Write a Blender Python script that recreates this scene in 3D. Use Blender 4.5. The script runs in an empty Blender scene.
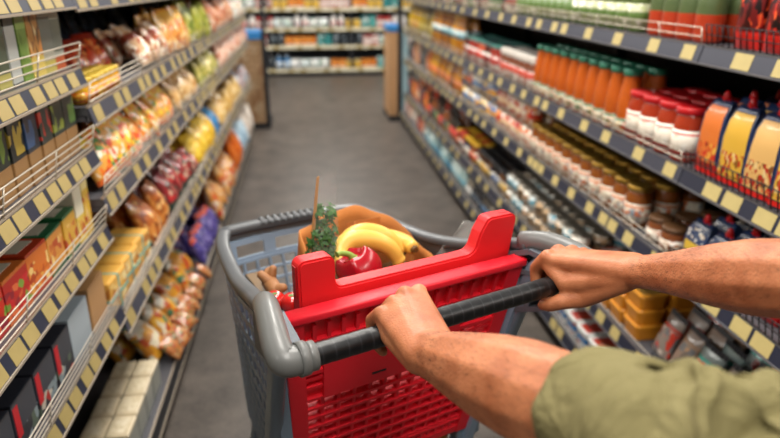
import bpy, bmesh, math, random
from mathutils import Vector, Matrix, noise
random.seed(7)
C = bpy.context.scene.collection
PI = math.pi

# ------------------------------------------------------------------ colours / materials
def lin(c):
    return tuple((x/12.92 if x <= .04045 else ((x+.055)/1.055)**2.4) for x in c)
def hx(h):
    h = h.lstrip('#'); return lin(tuple(int(h[i:i+2], 16)/255 for i in (0, 2, 4)))
MATS = {}
def mat(name, col, rough=.5, metal=0, coat=0, spec=.5, bump=0, bscale=60, var=0, vscale=8, trans=0, sss=0):
    if name in MATS: return MATS[name]
    m = bpy.data.materials.new(name); m.use_nodes = True
    nt = m.node_tree; b = nt.nodes['Principled BSDF']
    c = hx(col)
    b.inputs['Base Color'].default_value = (*c, 1)
    b.inputs['Roughness'].default_value = rough
    b.inputs['Metallic'].default_value = metal
    b.inputs['Coat Weight'].default_value = coat
    b.inputs['Coat Roughness'].default_value = .08
    b.inputs['Specular IOR Level'].default_value = spec
    b.inputs['Transmission Weight'].default_value = trans
    if sss:
        b.inputs['Subsurface Weight'].default_value = sss
        b.inputs['Subsurface Radius'].default_value = (.012, .005, .003)
        b.inputs['Subsurface Scale'].default_value = .6
    if var or bump:
        tc = nt.nodes.new('ShaderNodeTexCoord')
    if var:
        n = nt.nodes.new('ShaderNodeTexNoise'); n.inputs['Scale'].default_value = vscale; n.inputs['Detail'].default_value = 6
        mx = nt.nodes.new('ShaderNodeMix'); mx.data_type = 'RGBA'
        mx.inputs['A'].default_value = (*[x*(1-var) for x in c], 1)
        mx.inputs['B'].default_value = (*[min(1, x*(1+var)) for x in c], 1)
        nt.links.new(tc.outputs['Object'], n.inputs['Vector']); nt.links.new(n.outputs['Fac'], mx.inputs['Factor'])
        nt.links.new(mx.outputs['Result'], b.inputs['Base Color'])
    if bump:
        n2 = nt.nodes.new('ShaderNodeTexNoise'); n2.inputs['Scale'].default_value = bscale; n2.inputs['Detail'].default_value = 4
        bp = nt.nodes.new('ShaderNodeBump'); bp.inputs['Strength'].default_value = bump; bp.inputs['Distance'].default_value = .004
        nt.links.new(tc.outputs['Object'], n2.inputs['Vector']); nt.links.new(n2.outputs['Fac'], bp.inputs['Height'])
        nt.links.new(bp.outputs['Normal'], b.inputs['Normal'])
    MATS[name] = m
    return m

def pmat(base, bands=(), blobs=(), zr=(0, 1), scale=5, rough=.35, coat=.15, cover=.55):
    """printed packaging: base colour, horizontal bands of the print, a picture made of colour cells between zr"""
    key = 'print_%s_%s_%s_%s_%s' % (base, bands, blobs, zr, scale)
    if key in MATS: return MATS[key]
    m = bpy.data.materials.new('printed_pack'); m.use_nodes = True
    nt = m.node_tree; N = nt.nodes.new; L = nt.links.new
    b = nt.nodes['Principled BSDF']; b.inputs['Roughness'].default_value = rough; b.inputs['Coat Weight'].default_value = coat
    tc = N('ShaderNodeTexCoord'); sp = N('ShaderNodeSeparateXYZ'); L(tc.outputs['Generated'], sp.inputs[0])
    cur = N('ShaderNodeRGB'); cur.outputs[0].default_value = (*hx(base), 1); cur = cur.outputs[0]
    def within(z0, z1):
        a = N('ShaderNodeMath'); a.operation = 'GREATER_THAN'; a.inputs[1].default_value = z0; L(sp.outputs['Z'], a.inputs[0])
        c = N('ShaderNodeMath'); c.operation = 'LESS_THAN'; c.inputs[1].default_value = z1; L(sp.outputs['Z'], c.inputs[0])
        d = N('ShaderNodeMath'); d.operation = 'MULTIPLY'; L(a.outputs[0], d.inputs[0]); L(c.outputs[0], d.inputs[1]); return d.outputs[0]
    def mixin(fac, colout, cur):
        mx = N('ShaderNodeMix'); mx.data_type = 'RGBA'; L(fac, mx.inputs['Factor']); L(cur, mx.inputs['A'])
        if isinstance(colout, tuple): mx.inputs['B'].default_value = (*colout, 1)
        else: L(colout, mx.inputs['B'])
        return mx.outputs['Result']
    if blobs:
        oi = N('ShaderNodeObjectInfo'); ml = N('ShaderNodeMath'); ml.operation = 'MULTIPLY'; ml.inputs[1].default_value = 17.3; L(oi.outputs['Random'], ml.inputs[0])
        ad = N('ShaderNodeVectorMath'); ad.operation = 'ADD'; L(tc.outputs['Generated'], ad.inputs[0]); L(ml.outputs[0], ad.inputs[1])
        vo = N('ShaderNodeTexVoronoi'); vo.inputs['Scale'].default_value = scale; L(ad.outputs[0], vo.inputs['Vector'])
        s2 = N('ShaderNodeSeparateXYZ'); L(vo.outputs['Color'], s2.inputs[0])
        r = N('ShaderNodeValToRGB'); r.color_ramp.interpolation = 'CONSTANT'; el = r.color_ramp.elements
        n = len(blobs)
        el[0].position = 0; el[0].color = (*hx(blobs[0]), 1)
        el[1].position = 1/n if n > 1 else .99; el[1].color = (*hx(blobs[1 % n]), 1)
        for i in range(2, n):
            e = el.new(i/n); e.color = (*hx(blobs[i]), 1)
        L(s2.outputs['X'], r.inputs[0])
        g = N('ShaderNodeMath'); g.operation = 'LESS_THAN'; g.inputs[1].default_value = cover; L(s2.outputs['Y'], g.inputs[0])
        f = N('ShaderNodeMath'); f.operation = 'MULTIPLY'; L(within(*zr), f.inputs[0]); L(g.outputs[0], f.inputs[1])
        cur = mixin(f.outputs[0], r.outputs[0], cur)
    for z0, z1, c in bands:
        cur = mixin(within(z0, z1), hx(c), cur)
    L(cur, b.inputs['Base Color'])
    MATS[key] = m
    return m

# ------------------------------------------------------------------ mesh helpers
class MB:
    def __init__(s): s.bm = bmesh.new()
    def box(s, x0, x1, y0, y1, z0, z1, mi=0, bev=0):
        b2 = bmesh.new(); bmesh.ops.create_cube(b2, size=1)
        for v in b2.verts: v.co = Vector(((x0+x1)/2+v.co.x*(x1-x0), (y0+y1)/2+v.co.y*(y1-y0), (z0+z1)/2+v.co.z*(z1-z0)))
        if bev: bmesh.ops.bevel(b2, geom=list(b2.edges), offset=bev, segments=2, affect='EDGES', profile=.6)
        s.merge(b2, mi); return s
    def merge(s, b2, mi=0, M=None):
        mp = {}
        for v in b2.verts: mp[v] = s.bm.verts.new(M @ v.co if M else v.co)
        for f in b2.faces:
            try:
                nf = s.bm.faces.new([mp[v] for v in f.verts]); nf.material_index = mi or f.material_index; nf.smooth = f.smooth
            except ValueError: pass
        b2.free(); return s
    def quad(s, pts, mi=0, smooth=False):
        f = s.bm.faces.new([s.bm.verts.new(Vector(p)) for p in pts]); f.material_index = mi; f.smooth = smooth; return s
    def tube(s, pts, r, n=8, mi=0, close=False, cap=True):
        pts = [Vector(p) for p in pts]; rs = r if isinstance(r, (list, tuple)) else [r]*len(pts)
        rings = []; prev = None
        for i, p in enumerate(pts):
            a = pts[i-1] if (i > 0 or close) else p; b = pts[(i+1) % len(pts)] if (i < len(pts)-1 or close) else p
            t = (b-a).normalized()
            if prev is None:
                x = t.orthogonal().normalized()
            else:
                x = (prev - t*prev.dot(t)); x = x.normalized() if x.length > 1e-6 else t.orthogonal().normalized()
            prev = x; y = t.cross(x)
            rings.append([s.bm.verts.new(p+(x*math.cos(k*2*PI/n)+y*math.sin(k*2*PI/n))*rs[i]) for k in range(n)])
        m = len(rings)
        for i in range(m if close else m-1):
            A = rings[i]; B = rings[(i+1) % m]
            for k in range(n):
                f = s.bm.faces.new((A[k], A[(k+1) % n], B[(k+1) % n], B[k])); f.smooth = n > 4; f.material_index = mi
        if cap and not close:
            f = s.bm.faces.new(rings[0][::-1]); f.material_index = mi
            f = s.bm.faces.new(rings[-1]); f.material_index = mi
        return s
    def bar(s, a, b, w, h, up=(0, 0, 1), mi=0):
        """rectangular bar from a to b, w across, h along up"""
        a = Vector(a); b = Vector(b); t = (b-a).normalized(); u = Vector(up); u = (u-t*u.dot(t)).normalized(); x = t.cross(u)
        c = [(-1, -1), (1, -1), (1, 1), (-1, 1)]
        A = [s.bm.verts.new(a+x*(i*w/2)+u*(j*h/2)) for i, j in c]; B = [s.bm.verts.new(b+x*(i*w/2)+u*(j*h/2)) for i, j in c]
        for k in range(4):
            f = s.bm.faces.new((A[k], A[(k+1) % 4], B[(k+1) % 4], B[k])); f.material_index = mi
        for q in (A[::-1], B):
            f = s.bm.faces.new(q); f.material_index = mi
        return s
    def lathe(s, prof, n=16, mi=0, loc=(0, 0, 0)):
        """prof: (r, z[, mat])"""
        rings = []
        for p in prof:
            rings.append([s.bm.verts.new((loc[0]+max(p[0], 1e-4)*math.cos(k*2*PI/n), loc[1]+max(p[0], 1e-4)*math.sin(k*2*PI/n), loc[2]+p[1])) for k in range(n)])
        for i in range(len(rings)-1):
            for k in range(n):
                f = s.bm.faces.new((rings[i][k], rings[i][(k+1) % n], rings[i+1][(k+1) % n], rings[i+1][k])); f.smooth = True
                f.material_index = prof[i][2] if len(prof[i]) > 2 else mi
        f = s.bm.faces.new(rings[0][::-1]); f.material_index = prof[0][2] if len(prof[0]) > 2 else mi
        f = s.bm.faces.new(rings[-1]); f.material_index = prof[-2][2] if len(prof[-2]) > 2 else mi
        return s
    def prism(s, pts, d0, d1, axis='Y', mi=0, bev=0):
        """extrude a 2-D outline (a,b) along an axis between d0 and d1. Y: (x,z) ; X: (y,z) ; Z: (x,y)"""
        f = {'Y': lambda a, b, d: (a, d, b), 'X': lambda a, b, d: (d, a, b), 'Z': lambda a, b, d: (a, b, d)}[axis]
        b2 = bmesh.new()
        A = [b2.verts.new(f(a, b, d0)) for a, b in pts]; B = [b2.verts.new(f(a, b, d1)) for a, b in pts]
        n = len(pts)
        for k in range(n): b2.faces.new((A[k], A[(k+1) % n], B[(k+1) % n], B[k]))
        b2.faces.new(A[::-1]); b2.faces.new(B)
        bmesh.ops.recalc_face_normals(b2, faces=b2.faces)
        if bev:
            ed = [e for e in b2.edges if any(len(q.verts) > 4 for q in e.link_faces)] or list(b2.edges)
            bmesh.ops.bevel(b2, geom=ed, offset=bev, segments=2, affect='EDGES')
        s.merge(b2, mi); return s
    def hull(s, balls, mi=0, sub=2):
        b2 = bmesh.new()
        for c, r in balls:
            bmesh.ops.create_icosphere(b2, subdivisions=sub, radius=r, matrix=Matrix.Translation(Vector(c)))
        res = bmesh.ops.convex_hull(b2, input=list(b2.verts), use_existing_faces=False)
        bmesh.ops.delete(b2, geom=[v for v in b2.verts if not v.link_faces or v in res['geom_interior']], context='VERTS')
        # drop left-over inner sphere faces
        keep = set(f for f in res['geom'] if isinstance(f, bmesh.types.BMFace))
        bmesh.ops.delete(b2, geom=[f for f in b2.faces if f not in keep], context='FACES')
        for f in b2.faces: f.smooth = True
        s.merge(b2, mi); return s
    def mesh(s, name, mats):
        bmesh.ops.recalc_face_normals(s.bm, faces=s.bm.faces)
        me = bpy.data.meshes.new(name); s.bm.to_mesh(me); s.bm.free()
        for m in (mats if isinstance(mats, (list, tuple)) else [mats]): me.materials.append(m)
        return me
    def build(s, name, mats, parent=None):
        o = bpy.data.objects.new(name, s.mesh(name, mats)); C.objects.link(o)
        if parent: o.parent = parent
        return o

def tag(o, label=None, cat=None, group=None, kind=None):
    if label: o['label'] = label
    if cat: o['category'] = cat
    if group: o['group'] = group
    if kind: o['kind'] = kind
    return o
def empty(name, loc=(0, 0, 0), rz=0, parent=None):
    o = bpy.data.objects.new(name, None); o.empty_display_size = .05; C.objects.link(o); o.location = loc; o.rotation_euler = (0, 0, rz)
    if parent: o.parent = parent
    return o
def copy_tree(o, parent=None):
    c = o.copy(); C.objects.link(c)
    if parent: c.parent = parent
    for ch in list(o.children): copy_tree(ch, c)
    return c
def kill(o):
    for ch in list(o.children): kill(ch)
    bpy.data.objects.remove(o)

# ------------------------------------------------------------------ camera (looks down the aisle, +Y)
F = 640.; PITCH = math.atan(239/F); YAW = math.atan(87/F*math.cos(PITCH))
cam_d = bpy.data.cameras.new('camera'); cam = bpy.data.objects.new('camera', cam_d); C.objects.link(cam)
cam.location = (0, 0, 1.5); cam.rotation_euler = (PI/2-PITCH, 0, -YAW)
cam_d.sensor_width = 36; cam_d.lens = F/780*36; cam_d.clip_start = .02
cam_d.dof.use_dof = True; cam_d.dof.focus_distance = .95; cam_d.dof.aperture_fstop = 2.7
bpy.context.scene.camera = cam

# ------------------------------------------------------------------ floor
def floor_mat():
    m = bpy.data.materials.new('polished_concrete'); m.use_nodes = True; nt = m.node_tree; N = nt.nodes.new; L = nt.links.new
    b = nt.nodes['Principled BSDF']; tc = N('ShaderNodeTexCoord')
    n1 = N('ShaderNodeTexNoise'); n1.inputs['Scale'].default_value = 5; n1.inputs['Detail'].default_value = 10; n1.inputs['Roughness'].default_value = .65
    n2 = N('ShaderNodeTexNoise'); n2.inputs['Scale'].default_value = 55; n2.inputs['Detail'].default_value = 5
    L(tc.outputs['Object'], n1.inputs['Vector']); L(tc.outputs['Object'], n2.inputs['Vector'])
    ad = N('ShaderNodeMath'); ad.operation = 'MULTIPLY_ADD'; ad.inputs[1].default_value = .35; L(n2.outputs['Fac'], ad.inputs[0]); L(n1.outputs['Fac'], ad.inputs[2])
    r = N('ShaderNodeValToRGB'); e = r.color_ramp.elements
    e[0].position = .4; e[0].color = (*hx('2d2926'), 1); e[1].position = .95; e[1].color = (*hx('6c635b'), 1)
    L(ad.outputs[0], r.inputs[0]); L(r.outputs[0], b.inputs['Base Color'])
    b.inputs['Roughness'].default_value = .42
    return m
tag(MB().box(-6, 7, -3, 14, -.1, 0).build('floor', floor_mat()), kind='structure')
M_WALL = mat('wall_paint', '77726c', .8)
for nm, d in (('wall_left', (-6.1, -6, -3, 14)), ('wall_right', (7, 7.1, -3, 14)), ('wall_back', (-6.1, 7.1, 14, 14.1)), ('wall_front', (-6.1, 7.1, -3.1, -3))):
    tag(MB().box(*d, 0, 3.4).build(nm, M_WALL), kind='structure')

# ------------------------------------------------------------------ shelving
M_SHELF = mat('shelf_steel', '55555a', .5, .2)
M_DARK = mat('dark_steel', '24262b', .5, .2)
M_BACK = mat('shelf_back_steel', '1b1c20', .6)
M_LIP = mat('silver_lip', 'b7aa98', .4, .4); M_LIPD = mat('grey_lip', '77767a', .4, .4)
M_NAVY = mat('rail_navy', '262a3a', .4, 0)
M_RAILG = mat('rail_grey', '3c3e4a', .4, 0)
M_TAG = mat('price_tag_yellow', 'a3905a', .5, var=.12, vscale=40)
M_TAGR = mat('price_tag_cream', 'bdab70', .5, var=.1, vscale=40)
M_WIRE = mat('pale_wire', 'd3c9b8', .35, .4)
M_BWIRE = mat('black_wire', '16171b', .4, .3)
M_PLINTH = mat('plinth_black', '15161a', .5)

class Side:
    def __init__(s, sg, xf): s.sg = sg; s.xf = xf
    def x(s, o): return s.xf - s.sg*o      # o: distance out into the aisle
LEFT = Side(-1, -.54); RIGHT = Side(1, 1.06)

def rail_pts(S, z, ox=0, H=.046):
    # front strip leaning back a little at its foot
    return [(S.x(ox-.004), z+.001), (S.x(ox+.000), z+.002), (S.x(ox+.012), z-H), (S.x(ox+.008), z-H-.002)]
def build_shelf(parent, S, z, y0, y1, depth, rail_mat, tags, tmat, fence=None, ox=0, board_mat=None):
    H = .036 if S.sg < 0 and y0 < 1 else .043
    b = MB(); xa, xb = sorted((S.x(ox), S.x(-depth)))
    b.box(xa, xb, y0+.004, y1-.004, z-.022, z)
    # folded front edge and end flanges of the tray
    b.box(*sorted((S.x(ox-.006), S.x(ox-.010))), y0+.004, y1-.004, z-H+.002, z-.02)
    for y in (y0+.004, y1-.006): b.box(xa, xb, y, y+.002, z-.035, z-.02)
    sh = b.build('shelf', board_mat or M_SHELF, parent)
    b = MB(); b.prism(rail_pts(S, z, ox, H), y0+.003, y1-.003)
    rl = b.build('price_rail', rail_mat, sh)
    l = MB()
    l.box(*sorted((S.x(ox-.004), S.x(ox+.002))), y0+.002, y1-.002, z-.001, z+.004)
    l.box(*sorted((S.x(ox+.008), S.x(ox+.015))), y0+.002, y1-.002, z-H-.005, z-H)
    l.build('rail_lip', M_LIP if S.sg < 0 else M_LIPD, sh)
    for (a, c) in tags:
        t = MB()
        p = lambda o, zz: (S.x(ox+o), zz)
        t.prism([p(.0010, z-.003), p(.0022, z-.003), p(.0125, z-H+.002), p(.0113, z-H+.002)], a, c)
        t.build('price_tag', tmat, sh)
    if fence:
        f = MB(); hs, r, lean, posts, mt, ends = fence
        for h in hs:
            o = ox+.0+lean*h/max(hs)
            ya, yb = y0+.012, y1-.012
            f.tube([(S.x(o), ya, z+h), (S.x(o), yb, z+h)], r, 6)
        hm = max(hs); n = max(2, round((y1-y0)/posts))
        for k in range(n+1):
            y = y0+.012+(y1-y0-.024)*k/n
            f.tube([(S.x(ox), y, z), (S.x(ox+lean), y, z+hm)], r*1.1, 6)
        f.build('wire_guard', mt, sh)
    return sh
def tag_run(y0, y1, w, gaps):
    out = []; y = y0+.012; i = 0
    while y+w < y1-.008:
        out.append((y, y+w)); y += w+gaps[i % len(gaps)]; i += 1
    return out
def unit(S, y0, y1, shelves, label, depth=.45, top=1.95, base_ox=0):
    u = empty('shelving_unit', (S.x(-depth/2), (y0+y1)/2, 0)); tag(u, label, 'shelf unit', 'shelving units along the aisle')
    hold = empty('hold')        # parts are built in world space, then hung on the unit
    xa, xb = sorted((S.x(-depth), S.x(-depth-.02)))
    MB().box(xa, xb, y0, y1, .02, top).build('back_panel', M_BACK, hold)
    for y in (y0, y1-.0): MB().box(*sorted((S.x(-depth+.002), S.x(-depth+.04))), min(max(y-.012, y0+.001), y1-.025), min(max(y-.012, y0+.001), y1-.025)+.024, 0, top).build('upright', M_DARK, hold)
    MB().box(*sorted((S.x(base_ox-.025), S.x(-depth))), y0+.002, y1-.002, 0, shelves[-1]['z']-.056).build('plinth', M_PLINTH, hold)
    for sh in shelves:
        build_shelf(hold, S, sh['z'], y0, y1, depth, sh['rail'], sh['tags'], sh.get('tmat', M_TAG), sh.get('fence'), sh.get('ox', 0))
    off = Vector(u.location)
    for ch in list(hold.children):
        ch.parent = u; ch.location = ch.location-off
    bpy.data.objects.remove(hold)
    return u
YB = 1.65; BAY = 1.35
FEN4 = ((.012, .028, .044, .060), .0017, .012, .26, M_WIRE, True)
FEN2 = ((.022, .046), .0017, .008, .22, M_WIRE, True)
FEN1 = ((.03,), .0015, .006, .45, M_WIRE, True)
BFEN = ((.004, .030, .056), .0016, .012, .024, M_BWIRE, True)
R_ = random.Random(3)
# left, near unit
zl = [1.478, 1.303, 1.105, .898, .662, .15]
gp = [.012, .03, .010, .045, .02]
unit(LEFT, .35, YB, [dict(z=z, rail=M_NAVY, tags=tag_run(.35, YB, .05, gp[i % 5:]+gp[:i % 5]) if i < 5 else [], fence=FEN4 if 0 < i < 5 else None) for i, z in enumerate(zl)],
     'tall grocery shelving unit nearest the camera on the left with wire guards')
zf = [1.478, 1.205, .968, .615, .15]
ordn = ['', 'second', 'third', 'fourth', 'farthest']
def sparse(y0, y1, w, ps, rnd):
    out = []; y = y0+.03
    while y+w < y1-.02:
        out.append((y, y+w)); y += w+rnd.choice(ps)
    return out
BAYL = 1.15
for k in range(4):
    y0 = YB+k*BAYL
    unit(LEFT, y0, y0+BAYL, [dict(z=z, rail=M_RAILG if i < 4 else M_DARK, tags=sparse(y0, y0+BAYL, .06, (.03, .07, .13) if k < 2 else (.1, .15), R_) if i < 4 else [], fence=(FEN4 if k == 0 else FEN2) if 0 < i < 4 else None) for i, z in enumerate(zf)],
         '%s left-hand grocery shelving unit from the camera, low shelves of bagged snacks' % ordn[k+1])
zr = [1.335, .995, .702, .335, .122]
unit(RIGHT, .35, YB, [dict(z=z, rail=M_RAILG if i == 0 else M_NAVY, tags=tag_run(.35, YB, .068, [.012, .055, .018, .05]) if i else sparse(.35, YB, .07, (.08, .12), R_), tmat=M_TAGR, fence=BFEN if i < 4 else None, ox=0 if i < 4 else .04) for i, z in enumerate(zr)],
     'tall grocery shelving unit nearest the camera on the right with black wire guards', base_ox=.04)
for k in range(4):
    y0 = YB+k*BAY
    unit(RIGHT, y0, y0+BAY, [dict(z=z, rail=M_RAILG if i < 2 else M_NAVY, tags=sparse(y0, y0+BAY, .06, (((.05, .13, .18) if i < 2 else (.014, .06, .12)) if k == 0 else (.12, .17, .22)), R_), tmat=M_TAGR, fence=FEN2 if i < 3 else FEN1, ox=0 if i < 4 else .04) for i, z in enumerate(zr)],
         '%s right-hand grocery shelving unit from the camera, shelves of jars and tins' % ordn[k+1], base_ox=.04)

# ------------------------------------------------------------------ product kinds: each returns [(part, mesh, [materials])], first is the body
def P_jar(r, h, content, lid, label=None, lidh=.016, glassy=True, n=20, lr=None, lab=(.12, .68)):
    hb = h-lidh; lr = lr or r*.93
    body = MB().lathe([(r*.82, 0), (r*.95, .004), (r, .012), (r, hb*.72), (r*.97, hb*.83), (lr*.95, hb*.95), (lr*.93, hb+.001)], n)
    out = [('jar_body', body, content)]
    if label: out.append(('paper_label', MB().lathe([(r+.0008, hb*lab[0]), (r+.0009, hb*lab[1])], n), label))
    L = MB().lathe([(lr, hb), (lr*1.03, hb+.002), (lr*1.03, h-.003), (lr*.97, h), (lr*.8, h-.0005)], n)
    out.append(('lid', L, lid)); return out
def P_bottle(r, h, content, lid, label=None, neck=.4, n=18, lidh=.018, shoulder=.55, lab=(.1, .5)):
    hb = h-lidh; rn = r*neck
    body = MB().lathe([(r*.85, 0), (r, .008), (r, h*shoulder), (r*.93, h*(shoulder+.08)), (rn*1.25, h*(shoulder+.24)), (rn, hb-.004), (rn, hb+.001)], n)
    out = [('bottle_body', body, content)]
    if label: out.append(('paper_label', MB().lathe([(r+.0008, h*lab[0]), (r+.0009, h*lab[1])], n), label))
    out.append(('cap', MB().lathe([(rn*1.16, hb-.002), (rn*1.2, hb), (rn*1.2, h-.002), (rn*1.05, h), (rn*.6, h)], n), lid))
    return out
def P_can(r, h, label, metal=None, n=20):
    metal = metal or mat('tin_metal', 'b9b2a4', .3, .8)
    body = MB().lathe([(r*.96, 0), (r, .003), (r, .006), (r*.985, .008), (r*.985, h-.008), (r, h-.006), (r, h-.001), (r*.95, h), (r*.93, h-.003), (r*.5, h-.0035)], n)
    return [('tin_body', body, metal), ('paper_label', MB().lathe([(r*.992, .008), (r*.992, h-.008)], n), label)]
def P_box(w, d, h, prnt, top=None, bev=.0015):
    """w along the shelf edge (x), d deep (y), front at y=0"""
    out = [('carton', MB().box(-w/2, w/2, 0, d, 0, h, bev=bev), prnt)]
    if top: out.append(('top_panel', MB().box(-w*.36, w*.36, d*.12, d*.8, h-.0004, h+.0009), top))
    return out
def P_bag(w, h, t, prnt, seal=None, seed=0, belly=.45, sag=0):
    """filled pillow bag standing on its end, front at -y"""
    nx, nz = 10, 12; m = MB(); rnd = random.Random(seed); ph = rnd.random()*9
    def side(sg):
        g = []
        for j in range(nz+1):
            row = []
            for i in range(nx+1):
                a = i/nx*2-1; c = j/nz
                wd = w/2*(1-.06*math.sin(PI*c))
                prof = max(0, (1-abs(a)**2.6))*max(0, (math.sin(PI*min(1, max(0, c*.93+.03)))**.55)*(1.15-.35*c/ max(belly, .2)*.6))
                wob = noise.noise(Vector((a*2.1+ph, c*2.7+ph, sg)))*.16*prof
                y = sg*t/2*(prof+wob)
                x = a*wd+noise.noise(Vector((c*3+ph, a, 5)))*.004
                row.append(m.bm.verts.new((x, y, c*h-(sag*(1-a*a)*c))))
            g.append(row)
        for j in range(nz):
            for i in range(nx):
                q = (g[j][i], g[j][i+1], g[j+1][i+1], g[j+1][i])
                f = m.bm.faces.new(q if sg < 0 else q[::-1]); f.smooth = True
    side(-1); side(1)
    bmesh.ops.remove_doubles(m.bm, verts=m.bm.verts, dist=.0004)
    out = [('bag_body', m, prnt)]
    if seal:
        s = MB(); z = h-.002
        k = 14
        pts = [(-w*.47+w*.94*i/k, (.0016 if i % 2 else -.0016), z) for i in range(k+1)]
        for i in range(k):
            a, b = pts[i], pts[i+1]
            s.bm.faces.new([s.bm.verts.new(p) for p in (a, b, (b[0], b[1], z+.018), (a[0], a[1], z+.018))])
        out.append(('crimped_seal', s, seal))
    return out
def P_tub(w, d, h, body, lid, label=None):
    b = MB()
    def rr(w, d, z, r, n=5):
        pts = []
        for (sx, sy, a0) in ((1, 1, 0), (-1, 1, PI/2), (-1, -1, PI), (1, -1, 1.5*PI)):
            for k in range(n): a = a0+PI/2*k/(n-1); pts.append((sx*(w/2-r)+r*math.cos(a), sy*(d/2-r)+r*math.sin(a), z))
        return pts
    def loft(mb, secs):
        R = [[mb.bm.verts.new(p) for p in s] for s in secs]; n = len(R[0])
        for i in range(len(R)-1):
            for k in range(n):
                f = mb.bm.faces.new((R[i][k], R[i][(k+1) % n], R[i+1][(k+1) % n], R[i+1][k])); f.smooth = False
        mb.bm.faces.new(R[0][::-1]); mb.bm.faces.new(R[-1]); return mb
    loft(b, [rr(w*.84, d*.84, 0, .012), rr(w*.86, d*.86, .003, .014), rr(w*.95, d*.95, h-.01, .016)])
    l = loft(MB(), [rr(w, d, h-.011, .018), rr(w, d, h-.002, .018), rr(w*.96, d*.96, h, .016), rr(w*.9, d*.9, h, .014), rr(w*.89, d*.89, h-.002, .013)])
    out = [('tub_body', b, body), ('lid', l, lid)]
    if label: out.append(('lid_label', MB().box(-w*.36, w*.36, -d*.36, d*.36, h-.0025, h-.0012), label))
    return out
def P_pasta(w, d, h, side, front, bottom, clip, seed=0):
    """block-bottom bag: gusseted sides, front panel, folded top closed with a twist clip"""
    rnd = random.Random(seed); b = MB(); ph = rnd.random()*9
    secs = [(1, 1, 0), (1.02, 1.02, .02), (1.03, 1.06, h*.3), (1.0, 1.0, h*.6), (.96, .82, h*.8), (.86, .42, h*.92), (.8, .14, h)]
    def ring(fw, fd, z):
        pts = []
        n = 8
        for k in range(n+1): pts.append((-1+2*k/n, -1))
        for k in range(1, 5): pts.append((1, -1+2*k/5))
        for k in range(n+1): pts.append((1-2*k/n, 1))
        for k in range(1, 5): pts.append((-1, 1-2*k/5))
        o = []
        for a, c in pts:
            bul = (1+.06*(1-a*a)*(1 if abs(c) == 1 else 0))
            wob = 1+.05*noise.noise(Vector((a*1.7+ph, c*1.7, z*22)))
            gus = 1-(.12*(1-c*c) if abs(a) == 1 and abs(c) < 1 else 0)
            o.append((a*w/2*fw*gus*wob, c*d/2*fd*bul*wob, z))
        return o
    R = [[b.bm.verts.new(p) for p in ring(*s)] for s in secs]; n = len(R[0])
    for i in range(len(R)-1):
        for k in range(n):
            f = b.bm.faces.new((R[i][k], R[i][(k+1) % n], R[i+1][(k+1) % n], R[i+1][k])); f.smooth = True
    b.bm.faces.new(R[0][::-1]); b.bm.faces.new(R[-1])
    fp = MB()
    G = []
    for i, s in enumerate(secs[1:6]):
        rg = ring(*s)[:9]
        G.append([fp.bm.verts.new((x*.86, y-.0016, z)) for x, y, z in rg])
    for i in range(len(G)-1):
        for k in range(8):
            f = fp.bm.faces.new((G[i][k], G[i][k+1], G[i+1][k+1], G[i+1][k])); f.smooth = True
    bt = MB(); g0 = [bt.bm.verts.new((x*1.015, y*1.03, .004)) for x, y, z in ring(1, 1, 0)]; g1 = [bt.bm.verts.new((x*1.015, y*1.03, .036)) for x, y, z in ring(1.03, 1.03, .03)]
    for k in range(n):
        f = bt.bm.faces.new((g0[k], g0[(k+1) % n], g1[(k+1) % n], g1[k])); f.smooth = True
    cl = MB(); cl.hull([((0, 0, h+.004), .011), ((0, 0, h+.016), .008)]); cl.hull([((-.014, 0, h-.004), .006), ((.014, 0, h-.004), .006)])
    return [('bag_body', b, side), ('front_print', fp, front), ('bottom_band', bt, bottom), ('twist_clip', cl, clip)]

PROTOS = {}
def proto(kind, name, parts):
    """parts -> (Empty-rooted thing with part children, single multi-material mesh)"""
    datas = [(pn, mb, m) for pn, mb, m in parts]
    ms = []
    for pn, mb, m in datas:
        ms.append((pn, mb.mesh(pn, m)))
    # joined version
    bm = bmesh.new(); me = bpy.data.meshes.new(name)
    for i, (pn, x) in enumerate(ms):
        k0 = len(bm.faces); bm.from_mesh(x); bm.faces.ensure_lookup_table()
        for f in bm.faces[k0:]: f.material_index = i
    bm.to_mesh(me); bm.free()
    for pn, x in ms: me.materials.append(x.materials[0])
    return (name, ms, me)
def inst(P, loc, rz, detailed, rx=0, ry=0):
    name, ms, me = P
    if not detailed:
        o = bpy.data.objects.new(name, me); C.objects.link(o)
    else:
        o = bpy.data.objects.new(name, None); o.empty_display_size = .03; C.objects.link(o)
        for pn, x in ms:
            c = bpy.data.objects.new(pn, x); C.objects.link(c); c.parent = o
    o.location = loc; o.rotation_euler = (rx, ry, rz); return o

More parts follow.
